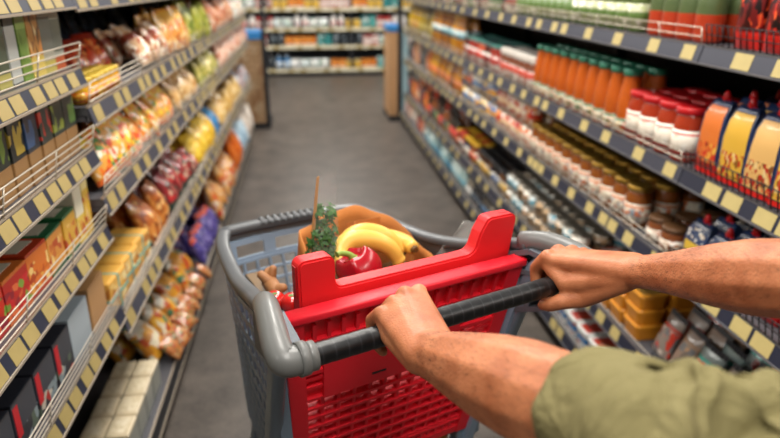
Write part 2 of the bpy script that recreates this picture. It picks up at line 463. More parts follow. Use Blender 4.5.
ORD = ['nearest', 'second', 'third', 'fourth', 'fifth', 'sixth', 'seventh', 'eighth', 'ninth', 'tenth', 'eleventh', 'twelfth', 'thirteenth', 'fourteenth', 'fifteenth', 'sixteenth', 'seventeenth', 'eighteenth', 'nineteenth', 'twentieth']
def ordw(i):
    if i < 20: return ORD[i]
    t = ['twenty', 'thirty', 'forty', 'fifty'][i//10-2]
    r = i % 10
    return {'twenty': ('twentieth', 'twenty-'), 'thirty': ('thirtieth', 'thirty-'), 'forty': ('fortieth', 'forty-'), 'fifty': ('fiftieth', 'fifty-')}[t][0] if i % 10 == 9 and False else t+'-'+['first', 'second', 'third', 'fourth', 'fifth', 'sixth', 'seventh', 'eighth', 'ninth', 'tenth'][r]
USED = set()
ROWN = ['front', 'second', 'third', 'fourth']
SHN = {('R', 0): 'top right shelf', ('R', 1): 'second right shelf', ('R', 2): 'third right shelf', ('R', 3): 'fourth right shelf', ('R', 4): 'bottom right shelf',
       ('N', 0): 'upper left shelf', ('N', 1): 'upper near-left shelf', ('N', 2): 'second near-left shelf', ('N', 3): 'third near-left shelf', ('N', 4): 'fourth near-left shelf', ('N', 5): 'bottom near-left shelf',
       ('L', 1): 'upper far-left shelf', ('L', 2): 'middle far-left shelf', ('L', 3): 'lower far-left shelf', ('L', 4): 'bottom far-left shelf'}
ZS = {'R': zr, 'N': zl, 'L': zf}
rp = random.Random(11)
COUNT = {}
def run(bank, si, y0, y1, protos, pitch, desc, cat, rows=2, rp_=None, first=.012, stack=1, sh=0, jit=.004, rzj=.08, tilt=0, det=2.6, depth_r=.04, lie=False, zoff=0, skip=0, scl=0):
    """a run of one kind along a shelf edge between y0 and y1; each piece is an object of its own"""
    S = RIGHT if bank == 'R' else LEFT; z = ZS[bank][si]+.0008+zoff; rp_ = rp_ or pitch
    if bank == 'L': y1 = min(y1, 6.22)
    if isinstance(protos, tuple): protos = [protos]
    grp = '%s on the %s' % (desc if desc.endswith('s') else desc+'s', SHN[(bank, si)])
    rv = random.Random(int(y0*100)+si)
    oxb = .04 if (bank == 'R' and si == 4) else 0
    n = int((y1-y0)/pitch+.3)
    fz = -PI/2 if bank == 'R' else PI/2      # local -y faces the aisle
    for rw in range(rows):
        for i in range(n):
            y = y0+pitch*(i+.5)+rp.uniform(-jit, jit)
            x = S.x(oxb-first-depth_r-rw*rp_)+rp.uniform(-jit, jit)*.7
            for k in range(stack):
                if skip and k == stack-1 and rp.random() < skip: continue
                P = protos[(i*7+rw*3+k) % len(protos)] if len(protos) > 1 else protos[0]
                ds = desc
                if len(P) == 2:
                    P = protos[(i//2+rw+k//2) % len(protos) if rv.random() < .7 else rv.randrange(len(protos))]; P, ds = P
                rx = tilt+(rp.uniform(-.16, .12) if tilt else 0)
                o = inst(P, (x, y, z+k*sh), fz+rp.uniform(-rzj, rzj), y < det and rw < 2, rx=rx)
                if scl: s_ = rp.uniform(1-scl, 1+scl*.5); o.scale = (s_, s_, s_)
                pos = ('nearest the camera' if i == 0 else ordw(i)+' from the near end')
                lab = '%s, %s, %s row%s, %s' % (ds, pos, ROWN[rw], '' if stack == 1 else (', level %s' % ['one', 'two', 'three', 'four'][k] if stack > 2 else (', upper' if k else ', lower')), SHN[(bank, si)])
                assert lab not in USED, lab
                USED.add(lab); tag(o, lab, cat, grp)

g = lambda c, r=.12, coat=.6: mat('glassy_'+c, c, r, 0, coat)
pl = lambda c, r=.4: mat('plastic_'+c, c, r, 0, .1)
# ---- right, top shelf
M_REDF = pmat('6e1414', ((0, .22, 'd8261c'),), ('c22a1c', '3a0a0a', 'e85a2c', '1c0a0c'), (.25, .95), 9)
Pp = proto('pouch', 'snack_pouch', P_bag(.1, .19, .06, M_REDF, pl('2a1616'), 1))
run('R', 0, .95, 1.62, Pp, .11, 'red black pouch', 'pouch', rows=2, rp_=.07)
Pp = proto('jar', 'pickle_jar', P_jar(.04, .15, pmat('56663e', ((0, .56, 'b83a1a'),), ('d8602a', 'a82c14'), (0, .5), 14, coat=.6), mat('lid_green', '4f7a52', .35, .2), None))
run('R', 0, 1.68, 2.06, Pp, .086, 'red and green pickle jar', 'jar', rows=2)
Pp = proto('jar', 'olive_jar', P_jar(.037, .15, g('5f7040'), mat('lid_olive', '59663a', .35, .2), pmat('b8ba94', ((.3, .65, '5f7a3c'),), ('b8c08a', 'f0ecd8'), (0, 1), 6)))
run('R', 0, 2.08, 3.35, Pp, .08, 'pale green olive jar', 'jar', rows=2)
def jarv(name, r, h, vs, lidh=.016):
    return [(proto('', name, P_jar(r, h, g(c), mat('lid_'+l, l, .35, .15), pmat(b, ((.3, .5, x),), (x, 'e8e2d6', c), (0, 1), 5), lidh)), d) for c, l, b, x, d in vs]
def botv(name, r, h, vs, neck=.4, lab=(.1, .5)):
    return [(proto('', name, P_bottle(r, h, g(c), mat('cap_'+l, l, .4), pmat(b, ((.25, .5, x),), (x, 'e8e2d6'), (0, 1), 5), neck, lab=lab)), d) for c, l, b, x, d in vs]
def bagv(name, w, h, t, vs, seed):
    return [(proto('', name, P_bag(w, h, t, pmat(b, (), bl, (0, 1), 6, .25, .4), None, seed+i)), d) for i, (b, bl, d) in enumerate(vs)]
def canv(name, r, h, vs):
    return [(proto('', name, P_can(r, h, pmat(b, ((.4, .6, x),), (x, 'efe8da', b), (0, 1), 6))), d) for b, x, d in vs]
run('R', 0, 3.38, 5.0, jarv('relish_jar', .038, .15, [('c9bba0', 'd8d4ca', 'd8cdb8', '8a4a3a', 'pale relish jar'), ('5a2a22', '3a3a3c', 'b86a4a', '2a1a18', 'dark relish jar'), ('8a9a5c', 'd8d4ca', 'e8e2d0', '4a6a3a', 'green relish jar')]), .085, 'relish jar', 'jar', rows=2)
Pp = [(proto('', 'dry_goods_carton', P_box(.1, .12, hh, pmat(b, ((.7, .9, 'c8b89a'),), (x, '5c5a58', 'd8c8a8'), (0, .7), 4))), d) for b, x, hh, d in (('6a5c4c', 'b86a3c', .17, 'brown dry goods carton'), ('35363c', '8a7a5c', .15, 'charcoal dry goods carton'), ('b8a88c', 'a85a34', .18, 'beige dry goods carton'))]
run('R', 0, 5.02, 7.0, Pp, .108, 'dry goods carton', 'carton', rows=1, depth_r=0)
# ---- right, second shelf
NAVY = mat('foil_navy', '26375c', .28, 0, .4); REDB = mat('band_red', 'd6241c', .35, 0, .2); CLIP = mat('clip_red', 'd01c22', .3)
fo = pmat('d8722e', ((.0, .1, '8c1f14'),), ('c8481c', '8c2a12', 'e8b048', 'c81e1c'), (.05, .42), 11, coat=.4)
fy = pmat('d9aa3c', (), ('c23a1c', '8a5a20', 'e8c884', 'b0241a'), (.02, .4), 11, coat=.4)
ft = pmat('dcae68', (), ('b02a1a', '7a4a22', 'e0c488', 'cc4a2a'), (.02, .42), 11, coat=.4)
PB = [proto('pasta', 'pasta_bag', P_pasta(.095, .062, .205, NAVY, f, REDB, CLIP, i)) for i, f in enumerate((ft, fy, fo))]
names = ['tan', 'yellow', 'orange']
for rw in range(3):
    for i in range(5):
        y = 1.585-.105*i; kx = [2, 1, 0, 1, 2][i]
        o = inst(PB[kx], (RIGHT.x(-.05-rw*.078), y, zr[1]+.0008), -PI/2+rp.uniform(-.12, .12), rw < 2, rx=rp.uniform(-.05, .03))
        lab = '%s fronted pasta bag with red clip, %s, %s row, black tray' % (names[kx], 'next to the red-lidded jars' if i == 0 else ordw(i)+' from the jars', ROWN[rw])
        tag(o, lab, 'pasta bag', 'navy pasta bags in the black wire tray'); USED.add(lab)
tom = g('a8361c', .1)
lab_w = pmat('ece2d2', ((.08, .2, 'c62a20'), (.82, .9, 'c62a20')), ('d8b8a0', 'f2ece0', 'e0c8b0'), (.2, .8), 5, coat=0)
Pp = proto('jar', 'tomato_sauce_jar', P_jar(.0475, .16, tom, mat('lid_red', 'c21a20', .28, .1, .3), lab_w, .02))
run('R', 1, 1.68, 2.05, Pp, .098, 'red-lidded tomato sauce jar', 'jar', rows=3, det=3)
org = g('c05a1c', .1)
lab_s = pmat('e8dcc0', ((.75, 1, '3a6a4a'),), ('c8321c', '4a7a3a', 'f0e4cc', 'e8b060'), (0, .75), 7, coat=0)
Pp = proto('bottle', 'orange_sauce_bottle', P_bottle(.042, .222, org, mat('lid_teal', '2a7a60', .3, .1, .3), lab_s, .66, 22, .022, .46, (.05, .24)))
run('R', 1, 2.06, 3.02, Pp, .096, 'orange sauce bottle, green lid', 'bottle', rows=2, rp_=.09, det=3.1)
Pp = proto('jar', 'white_capped_jar', P_jar(.036, .155, g('7e4a38'), mat('lid_offwhite', 'dcd6cc', .35), pmat('e2dcd4', ((.3, .5, 'b8402c'),), ('c8a898', 'b83828', '7a6a60'), (0, 1), 6), .034))
run('R', 1, 3.04, 3.62, Pp, .078, 'white-capped jar', 'jar', rows=2)
run('R', 1, 3.64, 4.5, jarv('teal_lidded_jar', .035, .15, [('9a2c24', '3f8278', 'd8d4cc', 'a83028', 'teal-lidded red jar'), ('5a2420', '2f5a58', 'e0d8cc', '7a1c1c', 'teal-lidded dark jar'), ('c85a3c', '3f8278', 'b8d0cc', 'c83828', 'teal-lidded orange jar')]), .076, 'teal-lidded jar', 'jar', rows=3)
run('R', 1, 4.52, 5.6, botv('oil_bottle', .04, .27, [('b8741a', 'c8a878', '9cc4cc', '7aa8b8', 'amber oil bottle'), ('c88a1c', 'd8b880', 'a8ccd0', '88b0b8', 'golden oil bottle'), ('8a5214', 'a87a4c', '8ab4bc', '5a8a98', 'brown oil bottle')], lab=(.4, .62)), .084, 'oil bottle', 'bottle', rows=2)
run('R', 1, 5.62, 7.0, botv('vinegar_bottle', .04, .26, [('a88a1c', '8a8478', 'c8c07a', '9a8a3a', 'yellow oil bottle'), ('6a5a1c', '4a4438', 'd8d0a0', '7a6a2a', 'olive oil bottle'), ('c89a2c', 'b8a068', 'e0d8a8', 'b8742a', 'bright oil bottle')]), .09, 'yellow oil bottle', 'bottle', rows=2)
# ---- right, third shelf
fn = pmat('22355a', ((.3, .56, 'd8b13a'), (.0, .16, '5a7a9a')), ('d8d4cc', '3a4a6a', 'c8b8a0'), (.56, .95), 8, coat=.4)
Pp = proto('pasta', 'dried_fruit_pouch', P_pasta(.1, .055, .15, NAVY, fn, mat('foil_blue', '33507e', .3, 0, .3), CLIP, 9))
run('R', 2, 1.0, 1.41, proto('', 'red_packet', P_bag(.075, .085, .04, pmat('c81c1c', ((.0, .3, 'a81418'), (.6, .75, 'e8d8cc')), ('e8dcd0', 'd83a2c'), (.3, .95), 5), None, 14)), .08, 'bright red packet', 'packet', rows=3, rp_=.05, det=3)
run('R', 2, 1.42, 1.64, Pp, .107, 'navy pouch with yellow band', 'pouch', rows=3, rp_=.075, det=3)
brn = g('7a4424'); gold = mat('lid_gold', 'b08a3a', .3, .75)
Pp = proto('jar', 'spread_jar', P_jar(.042, .085, brn, mat('lid_brown', '5f4128', .4, .2), pmat('d8ccbc', (), ('b89a80', 'e8e0d4', 'a86848'), (0, 1), 6), .014))
run('R', 2, 1.67, 1.9, Pp, .092, 'squat brown spread jar', 'jar', rows=3, det=3)
lab_g = pmat('d2c6b2', ((.0, .1, '8a5a2c'), (.78, .9, 'b8622c')), ('8a9098', 'ece4d4', 'c86a3a', 'b8a48c'), (.1, .75), 7, coat=0)
Pg = proto('jar', 'gold_lidded_jar', P_jar(.045, .145, g('8a4c1e'), gold, lab_g, .018))
run('R', 2, 1.91, 2.97, Pg, .0985, 'gold-lidded brown jar', 'jar', rows=3, det=3)
run('R', 2, 2.99, 3.6, canv('orange_tin', .041, .11, [('d2641e', 'e8d8c4', 'orange tin'), ('c84a1a', 'f0e0c0', 'deep orange tin'), ('b02018', 'e8c8a0', 'red tin'), ('d8823c', 'c8301c', 'light orange tin')]), .088, 'orange or red tin', 'tin', rows=3, stack=2, sh=.1115)
run('R', 2, 3.62, 4.5, canv('blue_yellow_tin', .043, .115, [('2f6ea8', 'e0a030', 'blue tin with yellow band'), ('d8b048', '2a5a98', 'yellow tin with blue band'), ('e0d8c8', '2f78b4', 'white tin with blue band'), ('1f3a5c', 'd8642a', 'navy tin with orange band')]), .092, 'blue and yellow tin', 'tin', rows=2, stack=2, sh=.1163)
run('R', 2, 4.52, 5.7, botv('amber_bottle', .042, .23, [('b8781a', '8a5a1c', 'd8b050', 'a85a1c', 'amber syrup bottle'), ('8a5214', '3a2a1c', 'c88a3a', '6a3a1c', 'dark syrup bottle'), ('d0982c', 'c8a050', 'e8d088', 'c86a2c', 'golden syrup bottle')]), .09, 'syrup bottle', 'bottle', rows=2)
run('R', 2, 5.72, 7.0, bagv('orange_pouch', .11, .2, .06, [('c8501c', ('e89a4c', '8a3a1c', 'd8c8a8'), 'orange noodle pouch'), ('3a3a3e', ('8a8a8c', '5a4a40'), 'charcoal noodle pouch'), ('c8a078', ('a85a34', 'e8d8c0'), 'beige noodle pouch')], 340), .118, 'noodle pouch', 'pouch', rows=2)
# ---- right, fourth shelf
bl = [pmat(a, ((.72, .8, b),), (c, d, '6a6a6c'), (.0, .7), 5, coat=.5) for a, b, c, d in (('8a7c72', 'b83020', 'c03a28', 'd8c8b8'), ('7c8e8c', '2f9a8c', 'b0bcb8', 'c84030'), ('8a7464', 'a07a58', 'b08860', '6e6258'))]
PBl = [proto('pack', 'food_pouch', P_bag(.105, .135, .05, b, pl('3a3a3e'), 20+i)) for i, b in enumerate(bl)]
run('R', 3, 1.0, 1.76, PBl, .108, 'dark grey food pouch', 'pouch', rows=3, rp_=.075, tilt=-.3, det=3, zoff=.008)
Pt = proto('tub', 'orange_tub', P_tub(.105, .105, .058, pl('cf8420', .3), pl('d8902c', .28), pmat('8a6a34', (), ('c8a050', '6a5a34'), (0, 1), 4)))
run('R', 3, 1.78, 2.13, Pt, .115, 'stacked orange plastic tub', 'tub', rows=2, stack=3, sh=.058, depth_r=.055, det=3, rzj=.03)
Pt = proto('tub', 'red_white_tub', P_tub(.085, .085, .06, pl('e0d8cc'), pl('c8402c'), pmat('e8e0d8', (), ('c84a34', 'f0e8e0'), (0, 1), 5)))
run('R', 3, 2.14, 2.31, Pt, .09, 'red-lidded white tub', 'tub', rows=2, stack=2, sh=.0605, depth_r=.045, det=3)
run('R', 3, 2.32, 3.3, canv('teal_white_tin', .042, .085, [('d8e0e0', '4a9ab0', 'teal and white tin'), ('4a9ab4', 'e8e4dc', 'pale blue tin'), ('c8a880', '5a4a3c', 'tan and brown tin'), ('e8e4da', 'a87a4c', 'cream tin')]), .09, 'teal and white tin', 'tin', rows=3, stack=2, sh=.0865)
run('R', 3, 3.32, 4.0, jarv('black_lidded_jar', .037, .14, [('4a3020', '18181a', 'c8b8a0', 'd8a838', 'black-lidded brown jar'), ('1c1c20', '18181a', 'd8d4cc', '3a5a8a', 'black-lidded dark jar'), ('6a4a30', '222226', '3a4a6a', 'c8b070', 'black-lidded navy jar')]), .08, 'black-lidded jar', 'jar', rows=3)
run('R', 3, 4.02, 4.6, jarv('yellow_lidded_jar', .037, .14, [('7a3a28', 'd8a828', 'd8a848', 'c83a28', 'yellow-lidded red jar'), ('2c2c30', 'e0b030', '3a4a6a', 'd8d0c0', 'yellow-lidded navy jar'), ('a84a2c', 'c02a20', 'e8e0d0', '3a3a3c', 'red-lidded white jar')]), .08, 'yellow-lidded jar', 'jar', rows=2)
run('R', 3, 4.62, 5.8, botv('dark_bottle', .036, .22, [('2c2620', '1c1a1a', 'c8b89a', 'c83a2c', 'dark soy bottle'), ('5a3018', '2a2a2c', 'e0d8c8', '5a7a4a', 'brown soy bottle'), ('8a4a1c', 'c82a20', 'd8a050', '3a3a3c', 'red-capped soy bottle')]), .082, 'soy bottle', 'bottle', rows=2)
run('R', 3, 5.82, 7.0, bagv('sauce_pouch', .11, .18, .06, [('d0561e', ('e8a048', 'b02c18'), 'orange sauce pouch'), ('2a2c34', ('6a6c74', 'a83a2c'), 'black sauce pouch'), ('c82a1c', ('e8c8a0', '8a1a14'), 'red sauce pouch')], 360), .118, 'sauce pouch', 'pouch', rows=2)
# ---- right, bottom shelf
bw = pmat('e0e0dc', ((.35, .75, '2f78b4'),), ('c8dce4', 'b84a34', 'f0ece8'), (0, 1), 5)
Pt = proto('tub', 'blue_white_tub', P_tub(.1, .1, .075, bw, pl('dcdcd8'), pmat('a83a2c', (), ('e8e0d8', '3a78a8', 'c8a050'), (0, 1), 4)))
run('R', 4, 1.85, 3.0, Pt, .108, 'blue and white tub', 'tub', rows=3, depth_r=.055, det=3)
run('R', 4, 3.02, 4.1, botv('dark_capped_bottle', .037, .15, [('4a4640', '1c2028', 'b8b0a0', '4a6a8a', 'dark-capped grey bottle'), ('26282c', '16181c', 'd8d4cc', '3a4a5a', 'dark-capped black bottle'), ('7a7468', '2a3040', '8aa8b0', 'd8d8d4', 'dark-capped pale bottle')], .5), .082, 'dark-capped bottle', 'bottle', rows=3)
run('R', 4, 4.12, 5.7, botv('water_bottle', .038, .153, [('8fa8a6', 'c8d4d4', 'b8d0d0', '6aa0b0', 'clear water bottle'), ('b8c8c4', 'e0e4e0', 'e0e8e4', '8ab0b8', 'frosted water bottle'), ('5a7478', '3a7a98', 'a8c4cc', '3a7a98', 'grey water bottle')]), .085, 'water bottle', 'bottle', rows=2)
run('R', 4, 5.72, 7.0, bagv('rice_pouch', .11, .145, .06, [('c86a34', ('e8d8c0', 'd84a2c'), 'orange rice pouch'), ('b83424', ('e8c8b0', '6a1a18'), 'red rice pouch'), ('d8d0c4', ('4a6a8a', 'c8a080'), 'white rice pouch')], 380), .118, 'rice pouch', 'pouch', rows=2)

# ---- left, near unit: individual cartons
def single(name, parts, bank, si, y, label, cat, grp, dx=0, rz=0, k=0, first=.022, rx=0):
    S = LEFT if bank in 'NL' else RIGHT
    P = proto('', name, parts); o = inst(P, (S.x(-first-dx), y, ZS[bank][si]+.0008+k), PI/2+rz, True, rx=rx)
    assert label not in USED, label
    USED.add(label); tag(o, label, cat, grp); return o
# upper shelf: slim tea cartons
pic = ('c8823c', '8a5a2c', 'd8b070', '6a4a28', 'e8d8a8')
U = [('54584e', (), ('6a6e64', '3a3e38'), 'dark olive'), ('3c4040', ((.0, .3, '585e5a'),), (), 'charcoal'), ('4e5a48', ((0, .2, 'b0a860'),), (), 'grey green'), ('33393c', ((.05, .75, 'b8bcb8'),), (), 'grey and white'),
     ('6f8f3c', ((.72, .95, '8aa854'),), ('557a2c', '86a050'), 'bright green'), ('b07a38', ((0, .3, 'd2bc62'),), pic, 'food picture'), ('a8a698', ((.32, .8, '6a6e66'), (0, .2, 'b8aa58')), (), 'silver grey'), ('9ea094', ((.3, .78, '5e645c'), (0, .22, 'b4562e')), (), 'pale grey')]
y = 1.625
for i, (b, bd, blb, nm) in enumerate(U[::-1]):
    w = (.062, .06, .07, .05, .055, .06, .06, .06)[i]
    single('tea_carton', P_box(w-.003, .09, .152-(.006 if i % 3 == 0 else 0), pmat(b, bd, blb, (.3, .95), 5)), 'N', 1, y-w/2,
           '%s upright slim carton behind wire guard, %s' % (nm, 'beside the far-left shelf' if i == 0 else ordw(i)+' from the far end'), 'carton', 'slim cartons on the upper near-left shelf', rz=rp.uniform(-.06, .06))
    y -= w
# second shelf: dark cartons with kraft lower half
U = [('2b332e', '6f8a34', 'dark green'), ('262a2a', 'b8a03c', 'black and yellow'), ('28303a', '3a5a86', 'navy'), ('2e3632', 'c0392b', 'red fruit'), ('2c3830', '8a9a3a', 'leaf green'), ('333d38', '6a8a4a', 'dull green')]
y = 1.625
for i, (b, c, nm) in enumerate(U[::-1]):
    w = .074
    single('grain_carton', P_box(w-.003, .085, .158, pmat(b, ((0, .42, '9a7448'),), (c, b, c), (.48, .85), 4)), 'N', 2, y-w/2,
           '%s dark carton with kraft brown lower half, %s' % (nm, 'at the far end' if i == 0 else ordw(i)+' from the far end'), 'carton', 'dark kraft cartons on the second near-left shelf', rz=rp.uniform(-.05, .05))
    y -= w
# third shelf: yellow / orange / red cartons
greyp = pmat('b8b09c', (), ('a09a8a', 'c8c2b0'), (0, 1), 8)
fd = ('e0a048', 'c86a28', 'f0cc80', 'b84a20')
single('biscuit_carton', P_box(.05, .1, .165, pmat('e0b83c', ((.7, .85, 'f0dc90'),), fd, (.1, .6), 6)), 'N', 3, 1.6, 'tall yellow carton at the far end of third near-left shelf', 'carton', 'yellow and red cartons', rz=.04)
single('biscuit_carton', P_box(.05, .1, .165, pmat('e4c658', ((.4, .9, 'ece6cc'),), fd, (.1, .35), 6)), 'N', 3, 1.545, 'tall yellow and white carton beside the tall yellow one', 'carton', 'yellow and red cartons', rz=-.03)
U = [('d8a83c', '2a6a40', .09, .1, 'yellow carton with pale food print'), ('d8923c', '1f5f3c', .1, .095, 'orange carton with dark green edges'), ('d8742c', 'b03a1c', .1, .095, 'orange carton with brick red edges'), ('b8241c', 'c86a2c', .11, .09, 'bright red carton with fruit print'), ('c8301c', 'a82018', .11, .09, 'red carton at the near end')]
y = 1.515
for i, (b, e, w, h, nm) in enumerate(U):
    fdd = fd if i < 3 else ('c8202c', '8a1a2c', 'd86a3a', '7a9a3a')
    single('biscuit_carton', P_box(w-.004, .17, h, pmat(b, ((0, .08, e), (.93, 1.1, e)), fdd, (.12, .75), 6), greyp), 'N', 3, y-w/2, nm+' on third near-left shelf', 'carton', 'yellow and red cartons', rz=rp.uniform(-.04, .04))
    y -= w
# fourth shelf
single('plain_carton', P_box(.12, .16, .12, pmat('b88a58', ((.0, .06, '9a6e42'),), (), (0, 1), 4)), 'N', 4, 1.56, 'plain brown carton at far end of fourth near-left shelf', 'carton', 'cartons on the fourth near-left shelf')
single('plain_carton', P_box(.13, .16, .115, pmat('a8b4bc', ((.0, .06, '8a98a4'),), (), (0, 1), 4)), 'N', 4, 1.42, 'pale blue grey carton beside plain brown carton', 'carton', 'cartons on the fourth near-left shelf')
for i in range(4):
    w = .1
    single('dark_meal_carton', P_box(w-.004, .15, .11, pmat('2a2c34', ((.42, .95, '3a3e48'),), ('8a9aa0', 'b8322a', '5a6a5a', 'c8c0b0'), (.05, .9), 5)), 'N', 4, 1.305-.104*i,
           'dark meal carton with red mark, %s from the blue grey carton' % (ordw(i) if i else 'first'), 'carton', 'dark meal cartons on the fourth near-left shelf')
    # red corner flash of the carton
    o = [q for q in C.objects if q.name.startswith('dark_meal_carton')][-1]
for q in [q for q in C.objects if q.name.startswith('dark_meal_carton')]:
    MB().box(-.046, -.026, -.0012, .001, .035, .1).build('red_flash', mat('flash_red', 'c81e2a', .4), q)
# bottom: cream block packs, two deep, five along, two high
pk = pmat('d2c2a2', ((0, .9, '8c9088'),), ('7a7e78', 'a0a49c'), (0, .85), 6)
pkt = pmat('d8caac', (), ('ccbc9a', 'e0d4ba'), (0, 1), 5)
PK = proto('', 'block_pack', P_box(.097, .068, .1, pk, pkt, .006))
for rw in range(2):
    for i in range(8):
        for k in range(1):
            o = inst(PK, (LEFT.x(-.025-rw*.072), (1.24+.1035*i) if i < 4 else (1.253+.1035*i), zl[5]+.0008), PI/2+rp.uniform(-.03, .03), True)
            lab = 'cream-topped grey block pack, %s, %s column, bottom left shelf' % ('nearest' if i == 0 else ordw(i)+' from the near end', 'aisle-side' if rw == 0 else 'inner')
            USED.add(lab); tag(o, lab, 'pack', 'cream block packs on the bottom left shelf')
PKs = None
# low dark cartons deeper on the bottom shelf, beside and behind the packs
for i in range(5):
    single('red_meal_carton', P_box(.12, .14, .12, pmat('6a3a34', (), ('b82a22', '3a3030', 'a8a098', '7a8a90'), (0, 1), 5)), 'N', 5, .8+.13*i,
           'dark red carton on bottom near-left shelf, %s' % ('nearest the camera' if i == 0 else ordw(i)+' from the near end'), 'carton', 'dark red cartons on the bottom near-left shelf', first=.12)

# ---- left, far units: bags
def bags(bank, si, y0, y1, w, h, t, base, bands, blobs, desc, cat='bag', rows=2, tilt=.28, seed=1, first=.0, scale=9, seal=None, lie=0, det=2.7, zr_=(0.04, .96), rp2=None, protos=3):
    zz = ZS[bank]; clr = zz[si-1]-.06-zz[si]-.012; kk = h*1.03*math.cos(max(0, tilt-.1))+t*.45*math.sin(tilt)
    h = h*min(1, clr/kk)
    ps = [proto('', desc.split(',')[0].replace(' ', '_').replace('-', '_'), P_bag(w, h, t, pmat(base, bands, blobs, zr_, scale, .28, .35), seal, seed+i)) for i in range(protos)]
    run(bank, si, y0, y1, ps, w*.98, desc, cat, rows=rows, rp_=rp2 or t+h*math.sin(tilt)*.4, first=first, tilt=-tilt, zoff=t*.5*math.sin(tilt)*.9, rzj=.42, det=det, depth_r=t*.22, jit=.014, scl=.16)
# upper far-left shelf
single('display_tray', [('tray', MB().box(-.17, .17, 0, .2, 0, .006).box(-.17, .17, 0, .004, 0, .06).box(-.17, .17, .196, .2, 0, .09).box(-.17, -.166, 0, .2, 0, .075).box(.166, .17, 0, .2, 0, .075), mat('kraft_tray', 'a87a4a', .7))],
       'L', 1, 1.86, 'open kraft brown display tray of yellow jars', 'tray', None, first=.1)
Pp = proto('', 'yellow_jar', P_jar(.022, .06, g('d8a020'), mat('lid_gold2', 'd0b040', .3, .3), pmat('d88a2c', (), ('e8c83c', 'c84a1c'), (0, 1), 6)))
run('L', 1, 1.68, 2.06, Pp, .05, 'little yellow jar', 'jar', rows=2, rp_=.042, first=.0, depth_r=.03, det=3)
bags('L', 1, 2.36, 2.76, .12, .14, .07, 'd0a880', ((.6, .75, '8a3a24'),), ('e8d8c0', 'b8562c', 'f0e8dc', '7a3a1c'), 'tan and white snack bag', seed=31, tilt=.5)
bags('L', 1, 1.72, 2.34, .12, .14, .07, 'c4441c', ((.8, 1, '8a2412'),), ('e07a30', 'a82c14', 'e8a060', '3a2018'), 'red orange crisp bag', seed=41, first=.10, tilt=.42, rows=2)
bags('L', 1, 1.72, 3.3, .13, .22, .08, '28425f', ((.75, .95, '1a2a40'),), ('3a5a80', '1c2c44', '5a7a9a', '16202e'), 'dark blue pasta bag', seed=51, first=.27, tilt=.12, rows=1)
bags('L', 1, 2.77, 3.3, .12, .17, .07, 'd8862c', ((.7, .95, 'e0a83c'),), ('e8b868', 'b85a1c', 'f0d8a0'), 'orange yellow snack bag', seed=61, tilt=.25)
bags('L', 1, 3.32, 3.95, .13, .22, .08, 'a8a83c', (), ('8a9a3c', 'c8c068', '6a7a2c'), 'yellow green snack bag', seed=71, tilt=.2)
bags('L', 1, 3.97, 5.2, .14, .19, .08, 'c87a4a', (), ('e8dcc8', 'a83a28', 'd8a87a', '7a3a24'), 'brown and white snack bag', seed=81, tilt=.3)
bags('L', 1, 5.22, 6.2, .15, .18, .08, 'c8ccc8', (), ('e8e4d8', '9ab8c8', 'd8c070', 'c85a3a'), 'pale blue and white bag', seed=91, tilt=.3)
# middle far-left shelf
bags('L', 2, 1.7, 2.75, .125, .15, .07, 'e0a24a', ((.0, .1, 'd8682c'),), ('e87a2c', 'f0dcc0', 'd84a24', 'e8c83c', '5a8a4a'), 'orange and white snack bag', seed=101, tilt=.45, scale=8)
bags('L', 2, 1.7, 2.4, .14, .15, .08, 'a8702c', (), ('c89a4c', '7a4a1c', 'd8b878'), 'golden brown noodle bag', seed=111, first=.2, tilt=.3)
bags('L', 2, 2.42, 3.0, .14, .17, .08, '7a1c24', (), ('a82a2c', '4a141c', '5a3a2c'), 'dark red snack bag', seed=121, first=.2, tilt=.25)
bags('L', 2, 2.77, 3.4, .14, .17, .08, 'c89858', (), ('d8b47a', 'a8743c', 'e8d0a0'), 'tan nut bag', seed=131, tilt=.4)
bags('L', 2, 3.02, 3.7, .15, .2, .08, '1f5a4c', (), ('2c6a58', '174438', 'c8a060'), 'dark green snack bag', seed=141, first=.2, tilt=.2, rows=1)
bags('L', 2, 3.42, 4.2, .14, .2, .08, 'a8a048', (), ('c8b868', '7a8a34', 'e0d090'), 'olive yellow snack bag', seed=151, tilt=.25)
bags('L', 2, 4.22, 5.6, .14, .18, .08, 'd8a88a', (), ('e8d4c4', 'b8583c', 'f0e4d8', 'c87a5a'), 'pink and cream snack bag', seed=161, tilt=.3)
bags('L', 2, 5.62, 7.0, .15, .18, .08, 'c8a08a', (), ('e8d8cc', 'a84a3c', 'd8b8a0'), 'rosy brown snack bag', seed=171, tilt=.3)
# lower far-left shelf
gc = pmat('d8a44a', ((.0, .12, 'b07a2c'),), ('e8c070', 'f0dca0', 'b8742c'), (.1, .9), 5); tl = mat('string_teal', '6aa8a0', .5)
for i in range(3):
    for rw in range(2):
        s = MB().box(-.0705, .0705, -.001, .1215, .04, .048).box(-.004, .004, -.001, .1215, -.0, .1005)
        single('golden_carton', [('carton', MB().box(-.07, .07, 0, .12, 0, .1, bev=.008), gc), ('string', s, tl)], 'L', 3, 1.74+.148*i, 'golden carton tied with teal string, %s, %s row, lower far-left shelf' % ('nearest' if i == 0 else ordw(i)+' from near end', ROWN[rw]), 'carton', 'golden cartons tied with teal string', dx=rw*.13, rz=rp.uniform(-.1, .1))
bags('L', 3, 2.16, 2.5, .15, .17, .09, 'a85a24', (), ('c8823c', '7a3a18', 'd8a868'), 'brown snack bag', seed=181, tilt=.35)
bags('L', 3, 2.5, 3.15, .13, .16, .08, '8a1f24', ((.0, .2, '2a3a34'),), ('b82a2c', '2e4a40', '5a1a20', 'c8a08a'), 'dark red and green bag', seed=191, tilt=.4, scale=8)
